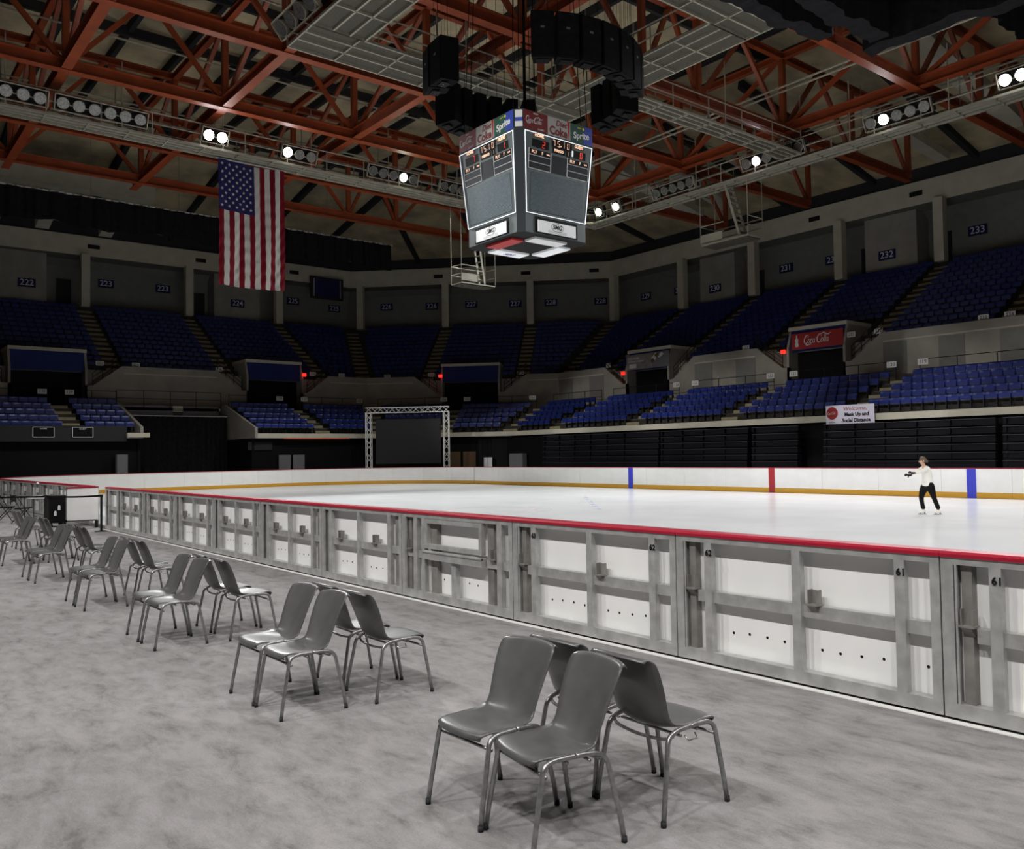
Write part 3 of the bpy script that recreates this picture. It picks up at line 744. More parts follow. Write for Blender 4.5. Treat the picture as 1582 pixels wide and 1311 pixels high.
# banners on portals
t = bpy.data.objects.new('portal_banner', None); COL.objects.link(t); t.matrix_world = frm('S', -7.0, 10.72, 8.7); tag(t, 'red Coca-Cola banner with white bottle hung over a portal', 'banner')
mb = MB(); mb.box(-1.75, 1.75, -.52, .48, -.02, .01, 'cokered'); bc = mb.build('banner_cloth', t)
script_cola(2.1, 'signwhite', bc, Matrix.Translation((-.92, -.2, 0))@Matrix.Diagonal((1, 1.15, 1, 1)), .016)
mb = MB(); mb.slab([(x-1.38, y-.35, .012) for x, y in ((-.1, 0), (.1, 0), (.12, .15), (.08, .3), (.12, .42), (.05, .56), (.035, .72), (-.035, .72), (-.05, .56), (-.12, .42), (-.08, .3), (-.12, .15))][::-1], (0, 0, .004), 'signwhite'); mb.build('bottle_emblem', bc)
t = bpy.data.objects.new('portal_banner', None); COL.objects.link(t); t.matrix_world = frm('S', -20.9, 10.72, 8.75); tag(t, 'grey portal banner with a brown and white hockey figure at its right end', 'banner')
mb = MB(); mb.box(-2.1, 2.1, -.62, .5, -.02, .01, 'grey'); bc = mb.build('banner_cloth', t)
M['bg'] = mat('banner grey', (.30, .28, .27), .6, noise=.3, nscale=3)
mb = MB(); mb.box(-2.1, .5, -.6, .48, .01, .014, 'bg'); mb.build('banner_print', bc)
mb = MB(); mb.T = Matrix.Translation((.7, 0, .016))
for q in (((-.3, .1), (.1, .45), (.35, .4), (.1, -.1)), ((.25, .2), (.7, .45), (.9, .3), (.5, .05))): mb.slab([(x, y, 0) for x, y in q][::-1], (0, 0, .003), 'signwhite')
for q in (((.0, .3), (.3, .45), (.5, .25), (.2, .1)), ((-.35, -.1), (-.1, .1), (0, -.1), (-.2, -.3))): mb.slab([(x, y, .004) for x, y in q][::-1], (0, 0, .003), 'brown')
mb.build('figure_print', bc)
text('THE HOME', .24, 'signwhite', bc, -1.95, .2, .018, align='LEFT', off=.004); text('OF ENTERTAINMENT', .17, 'signwhite', bc, -1.95, -.02, .018, align='LEFT', off=.004)
mb = MB(); mb.box(-1.8, -1.1, -.5, -.2, .015, .018, 'signwhite'); mb.build('logo_patch', bc)
# welcome banner on the ledge
t = bpy.data.objects.new('welcome_banner', None); COL.objects.link(t); t.matrix_world = basis((-.12, 32.86, 3.62), (1, 0, 0), (0, -1, 0)); tag(t, 'white banner reading Welcome, Mask Up and Social Distance on the stand ledge', 'banner')
mb = MB(); mb.box(-1.27, 1.27, -.47, .47, -.02, .0, 'bannerwhite'); bc = mb.build('banner_cloth', t)
mb = MB(); mb.disc((-.93, .09, 0), (0, 0, 1), .31, .004, 'cokered', 32); mb.build('red_disc', bc)
script_cola(.52, 'signwhite', bc, Matrix.Translation((-1.19, .04, 0)), .008)
text('Welcome,', .26, 'cokered', bc, .27, .28, .006, shear=.25, sx=1.15)
text('Mask Up and', .245, 'black', bc, .36, 0, .006, off=.009, sx=.98)
text('Social Distance', .245, 'black', bc, .33, -.29, .006, off=.009, sx=.98)
text('REFRESHING', .06, 'cokered', bc, -.93, -.36, .006)

# ------------------------------------------------------------------ under the stands
# retracted bleachers: four units of six tiers
UNITS = [(-22.5, -12.1, 'leftmost'), (-11.9, -5.8, 'second from the left'), (-5.5, -2.75, 'narrow one left of the dark gap'), (-1.3, 6.7, 'under the welcome banner'), (7.0, 13, 'at the right edge')]
M['bleach'] = mat('bleacher face', (.006, .006, .010), .6); M['bleach'].node_tree.nodes['Principled BSDF'].inputs['Specular IOR Level'].default_value = .15; M['bleachedge'] = mat('bleacher edge', (.07, .07, .075), .4, metal=.3)
for a, b, l in UNITS:
    t = empty('retracted_bleacher', ((a+b)/2, 32.3, 0), 0, 'folded black telescopic bleacher below the far stand, '+l, 'bleacher', 'retracted bleachers under the far stand')
    h = (b-a)/2
    for k in range(8):
        z = .35+k*.36
        mb = MB(); mb.box(-h, h, 0+.03*k, .5, z, z+.26, 'bleach'); mb.box(-h, h, -.05+.03*k, .3, z+.27, z+.295, 'bleachedge')
        n = int((b-a)/1.5)
        for q in range(n): mb.box(-h+q*1.5+.1, -h+q*1.5+.2, -.03+.03*k, .02, z+.05, z+.26, 'bleach')
        mb.build('bleacher_tier', t)
bd = MB(); bd.box(-30, 16, 33.4, 33.5, 0, 3.3, 'black'); struct(bd, 'wall_right')
# ceiling soffit of lower deck is dark; end walls done by sweep. small doors and boxes
def wallthing(name, f, s, d, z, w_, h_, m, lab, cat, dep=.06, extra=None):
    t = bpy.data.objects.new(name, None); COL.objects.link(t); t.matrix_world = frm(f, s, d, z); tag(t, lab, cat)
    mb = MB(); mb.box(-w_/2, w_/2, 0, h_, 0, dep, m); mb.build('face', t)
    if extra: extra(t)
    return t
def leaf(t):
    mb = MB(); mb.disc((.3, 1.0, .06), (0, 0, 1), .05, .05, 'chrome', 10); mb.build('door_knob', t)
wallthing('steel_cabinet', 'E', 8.2, 18.6, 0, .62, 2.3, 'grey', 'grey metal cabinet beside the left edge of the curtained gateway', 'cabinet', .4, leaf)
wallthing('service_door', 'E', 18.9, 18.6, 0, .85, 2.15, 'grey', 'grey door left leaf under the stand right of the gateway', 'door', .06, leaf)
wallthing('service_door', 'E', 19.95, 18.6, 0, .85, 2.15, 'grey', 'grey door right leaf under the stand with pale fitting above', 'door', .06, leaf)
wallthing('brown_door', 'C', .75, 18.6, 0, .95, 2.2, 'brown', 'brown door just right of the truss arch leg', 'door', .06, leaf)
wallthing('brown_door', 'C', 1.9, 18.6, 0, .95, 2.2, 'brown', 'second brown door further right of the truss arch', 'door', .06, leaf)
wallthing('notice_board', 'C', 3.3, 18.7, .9, .62, .85, 'signwhite', 'white notice panel right of the brown doors', 'notice', .08)
wallthing('notice_box', 'C', -2.3, 17.9, 1.15, .5, .7, 'signwhite', 'pale square box under the black screen of the arch', 'box', .2)
wallthing('utility_cabinet', 'S', -26.0, 18.8, 0, 1.5, 2.0, 'grey', 'grey utility cabinet under the stand right of the corner', 'cabinet', .4)
wallthing('wall_vent', 'E', 17.2, 18.45, 2.5, 1.7, .55, 'dark', 'dark outlined vent panel on the black wall right of the gateway', 'vent', .04)
def outline(t, w_, h_):
    mb = MB()
    for a in ((-w_/2, w_/2, 0, .035), (-w_/2, w_/2, h_-.035, h_), (-w_/2, -w_/2+.035, 0, h_), (w_/2-.035, w_/2, 0, h_)): mb.box(*a, .05, .06, 'signwhite')
    mb.build('outline', t)
for s_, tx, l in ((3.85, 'HOME', 'left of the left aisle'), (5.95, 'GUEST', 'right of the left aisle')):
    t = wallthing('score_panel', 'E', s_, 19.02, 3.34, 1.15, .62, 'black', 'small black outlined %s panel on the left stand ledge, %s' % (tx, l), 'panel', .05)
    outline(t, 1.15, .62); text(tx, .13, 'signwhite', t, 0, .5, .06)
t = wallthing('ledge_box', 'E', 9.05, 19.1, 3.34, 1.3, .28, 'concrete_pale', 'pale box end on the ledge beside the curtained gateway', 'box', .3)
t = wallthing('ledge_strip', 'E', 21.2, 19.02, 3.24, 5.0, .03, 'dimred', 'thin red light strip under the ledge right of the gateway', 'light strip', .03)
t = wallthing('ledge_cover', 'E', 1.2, 19.0, 3.1, 14.5, .95, 'dark', 'long dark cover hanging along the left stand ledge', 'cover', .02)
# truss arch with black screen
ta = bpy.data.objects.new('truss_arch', None); COL.objects.link(ta)
ta.matrix_world = basis((-29.9, 26.12, 0), (1, 1, 0), (0, 0, 1)); tag(ta, 'white lattice truss arch standing behind the corner boards', 'truss')
def lattice(mb, a, b, w, m='white', r=.028, step=.42):
    a = Vector(a); b = Vector(b); d = (b-a); L = d.length; d.normalize(); u = Vector((0, 1, 0)); v = d.cross(u)
    cs = [u*sx*w/2+v*sy*w/2 for sx, sy in ((-1, -1), (1, -1), (1, 1), (-1, 1))]
    for c in cs: mb.tube([a+c, b+c], r, m, 6)
    n = int(L/step)
    for i in range(n):
        for k in range(4):
            p, q = (cs[k], cs[(k+1) % 4]) if i % 2 else (cs[(k+1) % 4], cs[k])
            mb.tube([a+d*(i*L/n)+p, a+d*((i+1)*L/n)+q], r*.6, m, 5, caps=False)
H_, Wd = 5.2, 2.8
for x in (-Wd, Wd):
    mb = MB(); lattice(mb, (x, 0, .05), (x, 0, H_-.2), .36); mb.box(x-.35, x+.35, -.35, .35, 0, .04, 'steeldark'); mb.build('truss_leg', ta)
mb = MB(); lattice(mb, (-Wd-.2, 0, H_), (Wd+.2, 0, H_), .36); mb.build('truss_beam', ta)
sc = bpy.data.objects.new('black_screen', None); COL.objects.link(sc); sc.matrix_world = basis((-30.05, 26.27, 0), (1, 1, 0), (0, 0, 1)); tag(sc, 'large plain dark screen hung inside the truss arch', 'screen')
mb = MB(); mb.box(-2.35, 2.35, 0, .06, 1.4, 4.55, 'dark'); mb.build('screen_cloth', sc)
mb = MB(); mb.tube([(-2.4, .03, 4.6), (2.4, .03, 4.6)], .03, 'blackmetal'); mb.build('screen_bar', sc)

# ------------------------------------------------------------------ roof
cl = MB(); a = ring(-1.5, 20.9, 60, -40); b = ring(15, 24.5, 60, -40)
for s in range(3): cl.quad(a[s], a[s+1], b[s+1], b[s], 'ceiling')
cl.add([(60, 37, 24.5), (-29, 37, 24.5), (-38, 28, 24.5), (-38, -40, 24.5), (60, -40, 24.5)], [(0, 1, 2, 3, 4)], 'ceiling'); struct(cl, 'ceiling')
pu = MB()
for y in range(-30, 38, 3): pu.box(-38, 40, y-.12, y+.12, 24.0, 24.5, 'dark')
for x in range(-36, 40, 6): pu.box(x-.1, x+.1, -36, 36, 23.8, 24.3, 'dark')
struct(pu, 'roof_purlins')
rb = MB()
for x in (-30, -23, -16, -9, -2, 5, 12): rb.beam((x, 37, 24.1), (x, 53, 20.9), .35, .5, 'dark')
for y in (-4, 3, 10, 17, 24, 30): rb.beam((-38, y, 24.1), (-54, y, 20.9), .35, .5, 'dark')
for k in (-6, 0, 6):
    p = fac('C', k, 15, 24.1); q = fac('C', k, -1, 20.9); rb.beam(p, q, .35, .5, 'dark')
struct(rb, 'roof_ribs')
BZ, TZ = 18.1, 21.9
TX = [-29.3, -23.2, -16.0, -9.3, -2.6, 4.2, 10.8, 17.5]
TY = [1.4, 8.0, 14.6, 31.7]
YN = [-18.6, -12, -5.4, 1.4, 8.0, 14.6, 21.3, 25, 31.7, 38.2, 44.5]
def ibeam(mb, a, b, w=.40, h=.46):
    a = Vector(a); b = Vector(b)
    for dz in (-h/2, h/2): mb.beam(a+Vector((0, 0, dz)), b+Vector((0, 0, dz)), w, .035, 'orange')
    mb.beam(a, b, .04, h, 'orange')
for i, x in enumerate(TX):
    yt = 44.5 if x > -20 else (36 if x > -30 else 30)
    mb = MB(); ibeam(mb, (x, -20, BZ), (x, yt, BZ)); ibeam(mb, (x, -20, TZ), (x, yt, TZ), .28, .3)
    ys = [y for y in YN if y <= yt]
    for k, y in enumerate(ys):
        mb.beam((x, y, BZ), (x, y, TZ), .26, .26, 'orange')
        if k+1 < len(ys):
            ym = (y+ys[k+1])/2
            mb.beam((x, y, BZ), (x, ym, TZ), .19, .19, 'orange'); mb.beam((x, ys[k+1], BZ), (x, ym, TZ), .19, .19, 'orange')
    struct(mb, 'roof_truss')
for y in TY:
    mb = MB(); x0 = -31 if y < 30 else -26; x1 = 22
    ibeam(mb, (x0, y, BZ+.05), (x1, y, BZ+.05)); ibeam(mb, (x0, y, TZ), (x1, y, TZ), .28, .3)
    xs_ = [x for x in TX if x >= x0]
    for k in range(len(xs_)-1):
        mb.beam((xs_[k], y, BZ), (xs_[k+1], y, TZ), .19, .19, 'orange')
    struct(mb, 'roof_truss')
# conduits and ducts
mb = MB()
for x in (-17, -10.2, -24, -30): mb.tube([(x, -20, 20.3), (x, 44, 20.3)], .045, 'beige', 5)
for y in (29.5, 30.0, 35.6): mb.tube([(-24, y, 19.3), (22, y, 19.3)], .05, 'beige', 5)
struct(mb, 'conduits')
mb = MB(); mb.box(-41.5, -40.3, 2, 12, 20.2, 21.4, 'concrete_pale')
for y in (3, 6.2, 10.5): mb.beam((-41, y, 21), (-48, y, 19.3), .9, .6, 'concrete_pale')
for x in (-20.5, -17.5): mb.beam((x, 36, 22.6), (x, 47, 20.4), 1.2, .5, 'concrete_pale')
for x in (2.5,): mb.beam((x, 33, 22.6), (x, 47, 20.4), 1.2, .5, 'concrete_pale')
for x in (-3.0,): mb.beam((x, 40, 21.6), (x, 50, 20.6), .8, .5, 'concrete_pale')
struct(mb, 'air_ducts')

# ------------------------------------------------------------------ catwalks
def catwalk(p, q, wd, name='catwalk', rails=(1, 1), hang=3.0, post=2.1):
    p = Vector(p); q = Vector(q); d = (q-p); L = d.length; d.normalize(); s = d.cross(Vector((0, 0, 1)))
    mb = MB()
    for k in (-.5, -.12, .2, .5): mb.beam(p+s*wd*k, q+s*wd*k, .07, .10, 'beige')
    mb.beam(p+Vector((0, 0, .06)), q+Vector((0, 0, .06)), wd, .02, 'beigedark')
    n = max(1, int(L/1.6))
    for i in range(n+1): c = p+d*L*i/n; mb.beam(c-s*wd/2, c+s*wd/2, .06, .10, 'beige')
    for si, k in enumerate((-.5, .5)):
        if not rails[si]: continue
        for z in (.55, 1.05): mb.tube([p+s*wd*k+Vector((0, 0, z)), q+s*wd*k+Vector((0, 0, z))], .03, 'beige', 5)
        n2 = max(1, int(L/post))
        for i in range(n2+1): c = p+d*L*i/n2+s*wd*k; mb.tube([c, c+Vector((0, 0, 1.05))], .028, 'beige', 5)
        n3 = max(1, int(L/(post*2)))
        for i in range(n3+1): c = p+d*L*i/n3+s*wd*k; mb.tube([c, c+Vector((0, 0, hang))], .03, 'beige', 5)
    return struct(mb, name)
catwalk((-17.9, -14, 16.45), (-17.9, 30.8, 16.45), 1.1)
catwalk((-17.5, 32.3, 16.45), (24, 32.3, 16.45), 1.1)
catwalk((-17.9, 30.8, 16.45), (-16.8, 32.3, 16.45), 1.1)
for a, b in (((-5.1, 6.6), (-5.1, 19.4)), ((-4.1, 18.4), (4.1, 18.4)), ((5.1, 19.4), (5.1, 6.6)), ((4.1, 7.6), (-4.1, 7.6))): catwalk((*a, 16.6), (*b, 16.6), 2.0, hang=4.5, post=2.4)
catwalk((-2.2, 19.8, 16.7), (-2.2, 31.8, 16.7), 1.0)
# floodlight banks
def lampunit(parent, x, lit, m='glow_white', r=.24):
    mb = MB(); mb.tube([(x, 0, -.32), (x, 0, -.2), (x, 0, -.06), (x, 0, .04)], r, 'beige', 18, rs=[r*.4, r*.7, r*.95, r*1.02], caps=True)
    can = mb.build('lamp_can', parent)
    mb = MB(); mb.disc((x, 0, .045), (0, 0, 1), r*.93, .012, m if lit else 'reflector', 18); mb.build('lamp_lens', can)
def bank(pos, along, face, n, lit, lab, sp=.62, r=.24):
    t = bpy.data.objects.new('floodlight_bank', None); COL.objects.link(t)
    a = Vector(along).normalized(); fz = Vector(face).normalized(); fz = (fz-a*fz.dot(a)).normalized()
    t.matrix_world = basis(pos, a, fz); tag(t, lab, 'floodlight', 'floodlight banks on the catwalks')
    h = n*sp/2; mb = MB()
    for y in (-.33, .33): mb.box(-h, h, y-.02, y+.02, -.1, .06, 'beige')
    for x in (-h, h): mb.box(x-.02, x+.02, -.33, .33, -.1, .06, 'beige')
    mb.box(-h, h, -.31, .31, -.38, -.34, 'dark')
    mb.build('bank_frame', t)
    for i in range(n): lampunit(t, -h+sp*(i+.5), i in lit, lit.get(i, 'glow_white') if isinstance(lit, dict) else 'glow_white', r)
    return t
FL = (1, 0, -.45)
for y, n, lit, l in ((-.55, 5, {}, 'unlit floodlight bank at the left edge of the picture'), (3.1, 6, {}, 'unlit floodlight bank of six lamps, second from the left'), (8.0, 2, {0: 'glow_white', 1: 'glow_white'}, 'pair of bright white floodlights above the top left corner of the flag'), (12.2, 3, {0: 'glow_white'}, 'bright white floodlight just right of the top of the flag'), (17.6, 5, {3: 'glow_green'}, 'floodlight bank with a greenish lit lamp left of the scoreboard'), (21.8, 4, {}, 'unlit floodlight bank just left of the scoreboard')):
    bank((-17.25, y, 17.0), (0, 1, 0), FL, n, lit, l)
FR = (0, -1, -.45)
for x, n, lit, l in ((-15.9, 1, {0: 'glow_green'}, 'greenish lit floodlight just right of the scoreboard'), (-14.4, 1, {0: 'glow_white'}, 'bluish white lit floodlight, second to the right of the scoreboard'), (-9.9, 5, {}, 'unlit floodlight bank behind the hanging ladder platform'), (-3.3, 6, {1: 'glow_pink'}, 'floodlight bank with a pinkish lit lamp'), (3.3, 5, {1: 'glow_white'}, 'floodlight bank with one bright starlike lamp at the right'), (8.2, 2, {0: 'glow_white', 1: 'glow_white'}, 'pair of bright floodlights at the right edge')):
    bank((x, 31.65, 17.0), (1, 0, 0), FR, n, lit, l)
bank((-5.0, 6.4, 17.2), (1, -.0, 0), (0, -1, -.8), 4, {}, 'large unlit floodlight bank at the left corner of the inner catwalk', .75, .3)
bank((6.6, 16.9, 17.1), (0, 1, 0), (1, 0, -.8), 4, {}, 'large unlit floodlight bank at the right corner of the inner catwalk', .75, .3)
# hanging ladder platforms
def platform(x, y, z, top, along, lab, k=1):
    t = bpy.data.objects.new('ladder_platform', None); COL.objects.link(t); t.matrix_world = basis((x, y, z), along, (0, 0, 1)) @ Matrix.Diagonal((k, k, 1, 1)); tag(t, lab, 'platform')
    mb = MB(); mb.box(-1.7, 1.7, -.7, .7, -.06, 0, 'beige'); mb.box(-1.6, 1.6, -.6, .6, -.12, -.06, 'beigedark'); mb.build('deck', t)
    for a in (-1.7, 1.7):
        for b in (-.7, .7): mb = MB(); mb.tube([(a, b, 0), (a, b, top)], .022, 'beige', 6); mb.build('hanger_rod', t)
    mb = MB()
    for zz in (.5, 1.0):
        mb.tube([(-1.7, -.7, zz), (0, -.7, zz)], .03, 'beige', 6); mb.tube([(-1.7, .7, zz), (1.7, .7, zz)], .03, 'beige', 6)
        for a in (-1.7, 1.7): mb.tube([(a, -.7, zz), (a, .7, zz)], .03, 'beige', 6)
    mb.box(-1.7, -.1, -.72, -.69, .1, .5, 'beige'); mb.build('guard_rail', t)
    mb = MB(); x0, x1 = .9, -.1
    for b in (-.35, .35): mb.beam((x0, b, 0), (x1, b, top), .05, .16, 'beige')
    n = int(top/.33)
    for i in range(1, n): k = i/n; mb.box(x0+(x1-x0)*k-.1, x0+(x1-x0)*k+.1, -.33, .33, top*k-.02, top*k+.02, 'beige')
    mb.build('ladder', t)
platform(-6.5, 32.4, 13.35, 3.1, (1, 0, 0), 'beige ladder platform hanging under the right hand catwalk', .92)
platform(-18.3, 23.6, 11.9, 4.6, (0, 1, 0), 'beige ladder platform hanging below and left of the scoreboard', .72)

# ------------------------------------------------------------------ scoreboard
sb = empty('scoreboard', (0, 12.49, 0), 0, 'four sided arena scoreboard hanging over centre ice', 'scoreboard')
def sring(h, c, z): 
    return [(h, -h+c, z), (h, h-c, z), (h-c, h, z), (-h+c, h, z), (-h, h-c, z), (-h, -h+c, z), (-h+c, -h, z), (h-c, -h, z)]
levels = [(1.50, .20, 9.0), (1.50, .20, 9.6), (1.71, .23, 12.2), (1.71, .23, 12.85)]
mb = MB()
for j in range(3):
    A, B = sring(*levels[j]), sring(*levels[j+1])
    for k in range(8): mb.quad(A[k], A[(k+1) % 8], B[(k+1) % 8], B[k], 'screendk' if k % 2 else 'scoregreen')
mb.add(sring(*levels[3]), [tuple(range(8))], 'dark'); mb.add(sring(*levels[0]), [tuple(range(8))[::-1]], 'black')
mb.build('housing', sb)
SEG = {'0': 'abcdef', '5': 'acdfg', '7': 'abc', '2': 'abged', '1': 'bc', 't': 'fe', 'r': 'aed'}
def seg7(mb, ch, x, y, h, m, T=None):
    w_ = h*.5; th = h*.10
    q = {'a': (x, x+w_, y+h-th, y+h), 'g': (x, x+w_, y+h/2-th/2, y+h/2+th/2), 'd': (x, x+w_, y, y+th), 'f': (x, x+th, y+h/2, y+h), 'b': (x+w_-th, x+w_, y+h/2, y+h), 'e': (x, x+th, y, y+h/2), 'c': (x+w_-th, x+w_, y, y+h/2)}
    for s_ in SEG[ch]: a = q[s_]; mb.box(a[0]+.006, a[1]-.006, a[2]+.006, a[3]-.006, .03, .036, m)
for fi, (ang, nm) in enumerate(((0, 'right'), (-90, 'left'), (90, 'back'), (180, 'far'))):
    Rz = Matrix.Rotation(radians(ang), 4, 'Z')
    # face plane: local x along face, y up the sloping face
    o0 = Rz@Vector((1.50, 0, 9.6)); o1 = Rz@Vector((1.71, 0, 12.2)); up_ = (o1-o0).normalized(); tx = Rz@Vector((0, 1, 0)); nz = tx.cross(up_)
    T = Matrix(((tx.x, up_.x, nz.x, o0.x), (tx.y, up_.y, nz.y, o0.y), (tx.z, up_.z, nz.z, o0.z), (0, 0, 0, 1)))
    H = (o1-o0).length; w0, w1 = 1.28, 1.46
    if fi >= 2: 
        mb = MB(); mb.T = T; mb.box(-1.3, 1.3, .05, H-.05, .005, .03, 'screendk'); mb.build('display_panel', sb); continue
    fp = MB(); fp.T = T; fp.slab([(-w0, .03, .004), (w0, .03, .004), (w1, H-.03, .004), (-w1, H-.03, .004)], (0, 0, .015), 'scoregreen'); pan = fp.build('display_panel', sb)
    mb = MB(); mb.T = T
    for a, b in (((-w0, .03), (w0, .03)), ((w0, .03), (w1, H-.03)), ((w1, H-.03), (-w1, H-.03)), ((-w1, H-.03), (-w0, .03))): mb.beam((*a, .03), (*b, .03), .022, .022, 'tube', up=(0, 0, 1))
    mb.build('neon_outline', pan)
    mb = MB(); mb.T = T; mb.box(-1.14, 1.14, .12, 1.34, .02, .03, 'screen'); me = mb.mesh('led_screen')
    o = bpy.data.objects.new('led_screen', me); COL.objects.link(o); o.parent = pan
    M['ledmatrix']; me.materials.clear(); me.materials.append(M['ledmatrix'])
    uv = me.uv_layers.new(name='UVMap')
    for lp in me.loops:
        v = me.vertices[lp.vertex_index].co; l = T.inverted()@v; uv.data[lp.index].uv = (l.x, l.y)
    mb = MB(); mb.T = T
    for a, b, c, d in ((-1.25, -.36, 1.66, 1.86), (-1.25, -.36, 1.45, 1.64), (.40, 1.30, 1.66, 1.86), (.40, 1.30, 1.45, 1.64)): mb.box(a, b, c, d, .02, .028, 'screendk')
    mb.box(-.32, .36, 1.45, 2.02, .02, .025, 'screendk')
    for x in (-1.27, -.34, .38, 1.32):
        mb.box(x-.008, x+.008, 1.44, 2.06, .02, .035, 'signwhite')
    for a, b, y in ((-1.27, -.34, 1.65), (.38, 1.32, 1.65), (-1.27, -.34, 1.87), (.38, 1.32, 1.87), (-1.27, -.34, 1.44), (.38, 1.32, 1.44)): mb.box(a, b, y-.008, y+.008, .02, .035, 'signwhite')
    mb.box(-1.24, -.37, 1.89, 2.05, .02, .03, 'black'); mb.box(.41, 1.30, 1.89, 2.05, .02, .03, 'black')
    mb.box(-1.15, -.45, 2.13, 2.38, .02, .03, 'black'); mb.box(.62, 1.18, 2.11, 2.36, .02, .03, 'black'); mb.box(-.32, .56, 2.29, 2.56, .02, .03, 'black'); mb.box(-.28, .26, 2.10, 2.28, .02, .03, 'black'); mb.box(.30, .50, 2.09, 2.29, .02, .03, 'black')
    mb.box(-1.1, -.62, 2.44, 2.58, .02, .03, 'brown'); mb.box(.62, 1.12, 2.42, 2.56, .02, .03, 'brown')
    mb.build('score_fields', pan)
    mb = MB(); mb.T = T
    for ch, x in (('7', -.28), ('5', -.08), ('1', .12), ('0', .34)): seg7(mb, ch, x, 2.32, .20, 'led_amber')
    mb.box(.06, .085, 2.34, 2.37, .03, .036, 'led_amber'); seg7(mb, '1', .36, 2.12, .14, 'led_amber'); mb.build('clock_digits', pan)
    mb = MB(); mb.T = T; seg7(mb, '2' if fi == 0 else '7', -.72, 2.15, .21, 'led_red'); seg7(mb, '0' if fi == 0 else '1', .92, 2.13, .21, 'led_red'); mb.build('score_digits', pan)
    if fi == 0:
        mb = MB(); mb.T = T; mb.box(.56, .62, 2.14, 2.33, .03, .036, 'tube'); mb.build('possession_light', pan)
    text('HOME', .135, 'led_amber', pan, -.86, 2.51, .032, 'lettering', T, off=.004)
    text('GUEST', .13, 'led_amber', pan, .87, 2.49, .032, 'lettering', T, off=.004)
    text('PERIOD', .12, 'led_amber', pan, -.01, 2.19, .032, 'lettering', T, off=.002)
    for x in (-1.05, .60): text('PLY', .14, 'led_amber', pan, x, 1.97, .032, 'lettering', T); text('F', .14, 'led_amber', pan, x+.34, 1.97, .032, 'lettering', T); text('TIME', .07, 'led_amber', pan, x+.58, 1.97, .032, 'lettering', T)
    # advertising strip on top
    o0 = Rz@Vector((1.71, 0, 12.22)); T2 = Matrix(((tx.x, 0, nz.x, o0.x), (tx.y, 0, nz.y, o0.y), (0, 1, 0, o0.z), (0, 0, 0, 1))); n2 = Rz@Vector((1, 0, 0))
    T2 = basis(o0, tx, n2)
    for nmm, a, b, m_ in (('sign_red', -1.48, -.50, 'sbred'), ('sign_white', -.50, .49, 'sbwhite'), ('sign_green', .49, 1.48, 'sbgreen')):
        mb = MB(); mb.T = T2; mb.box(a, b, .02, .62, .0, .02, m_)
        if nmm == 'sign_green': mb.box(1.1, 1.48, .02, .62, .02, .024, 'signblue')
        sg = mb.build('advertising_'+nmm, sb)
        if nmm == 'sign_red':
            script_cola(.82, 'signwhite', sg, T2@Matrix.Translation((-1.44, .24, 0))@Matrix.Diagonal((1, 1.15, 1, 1)), .026)
            text('ENJOY', .07, 'signwhite', sg, -1.0, .55, .024, 'lettering', T2); text('CLASSIC', .07, 'signwhite', sg, -.8, .08, .024, 'lettering', T2)
        if nmm == 'sign_white':
            text('Diet', .27, 'sbred', sg, .08, .46, .024, 'lettering', T2, shear=.3, off=.004); text('Coke', .38, 'sbred', sg, -.04, .18, .024, 'lettering', T2, off=.012, sx=.92)
            mb = MB(); mb.T = T2; mb.slab([(.36, .62, .02), (.47, .62, .02), (.44, .02, .02), (.41, .02, .02)][::-1], (0, 0, .004), 'cokered'); mb.build('stripe', sg)
        if nmm == 'sign_green':
            text('Sprite', .30, 'signwhite', sg, .97, .27, .026, 'lettering', T2@Matrix.Translation((.97, .27, 0))@Matrix.Rotation(.12, 4, 'Z')@Matrix.Translation((-.97, -.27, 0)), shear=.1, off=.008)
            mb = MB(); mb.T = T2; mb.disc((1.08, .52, .024), (0, 0, 1), .045, .004, 'lemon', 14); mb.build('lemon_dot', sg); text('ENJOY', .06, 'lemon', sg, .9, .52, .026, 'lettering', T2)
    # lower sign box
    T3 = basis(Rz@Vector((1.505, 0, 9.03)), tx, n2)
    mb = MB(); mb.T = T3; mb.box(-.92, .92, .0, .52, .005, .02, 'black'); mb.build('lower_recess', sb)
    mb = MB(); mb.T = T3; mb.box(-.82, .82, .04, .42, .02, .05, 'backlit'); lg = mb.build('lower_sign', sb)
    text('SMG', .2, 'black', lg, -.0, .26, .055, 'lettering', T3, shear=.2, off=.004)
    mb = MB(); mb.T = T3; ribbon(mb, arc(0, .26, .27, .13, 0, 360, 28), .014, .054, 'black')
    for y in (.13, .10, .07): mb.box(-.4, .4, y, y+.006, .05, .054, 'grey')
    mb.build('oval_logo', lg)
# corner panel strip
mb = MB(); 
T4 = basis((1.60, -1.60, 12.25), (1, 1, 0), (1, -1, 0)); mb.T = T4; mb.box(-.12, .12, .03, .56, .0, .02, 'signwhite'); mb.box(-.12, .12, .2, .32, .02, .024, 'signblue'); mb.build('corner_sign', sb)
# downward facing signs under the board
for k, (dx, dy, lx, ly, m_, tx_) in enumerate(((.0, -1.05, .75, .28, 'cokered', ''), (1.05, 0, .28, .75, 'signwhite', ''), (0, 1.15, .75, .3, 'backlit', ''), (-1.1, 0, .3, .75, 'backlit', 'AD5'))):
    mb = MB(); mb.box(dx*.93-lx*.93, dx*.93+lx*.93, dy*.93-ly*.93, dy*.93+ly*.93, 8.92, 8.99, m_); o = mb.build('under_sign', sb)
    if tx_: text('SDS', .26, 'signblue', o, 0, 0, 0, 'lettering', Matrix.Translation((dx*.93, dy*.93, 8.91))@Matrix.Rotation(pi, 4, 'X')@Matrix.Rotation(-pi/2, 4, 'Z'), shear=.3)
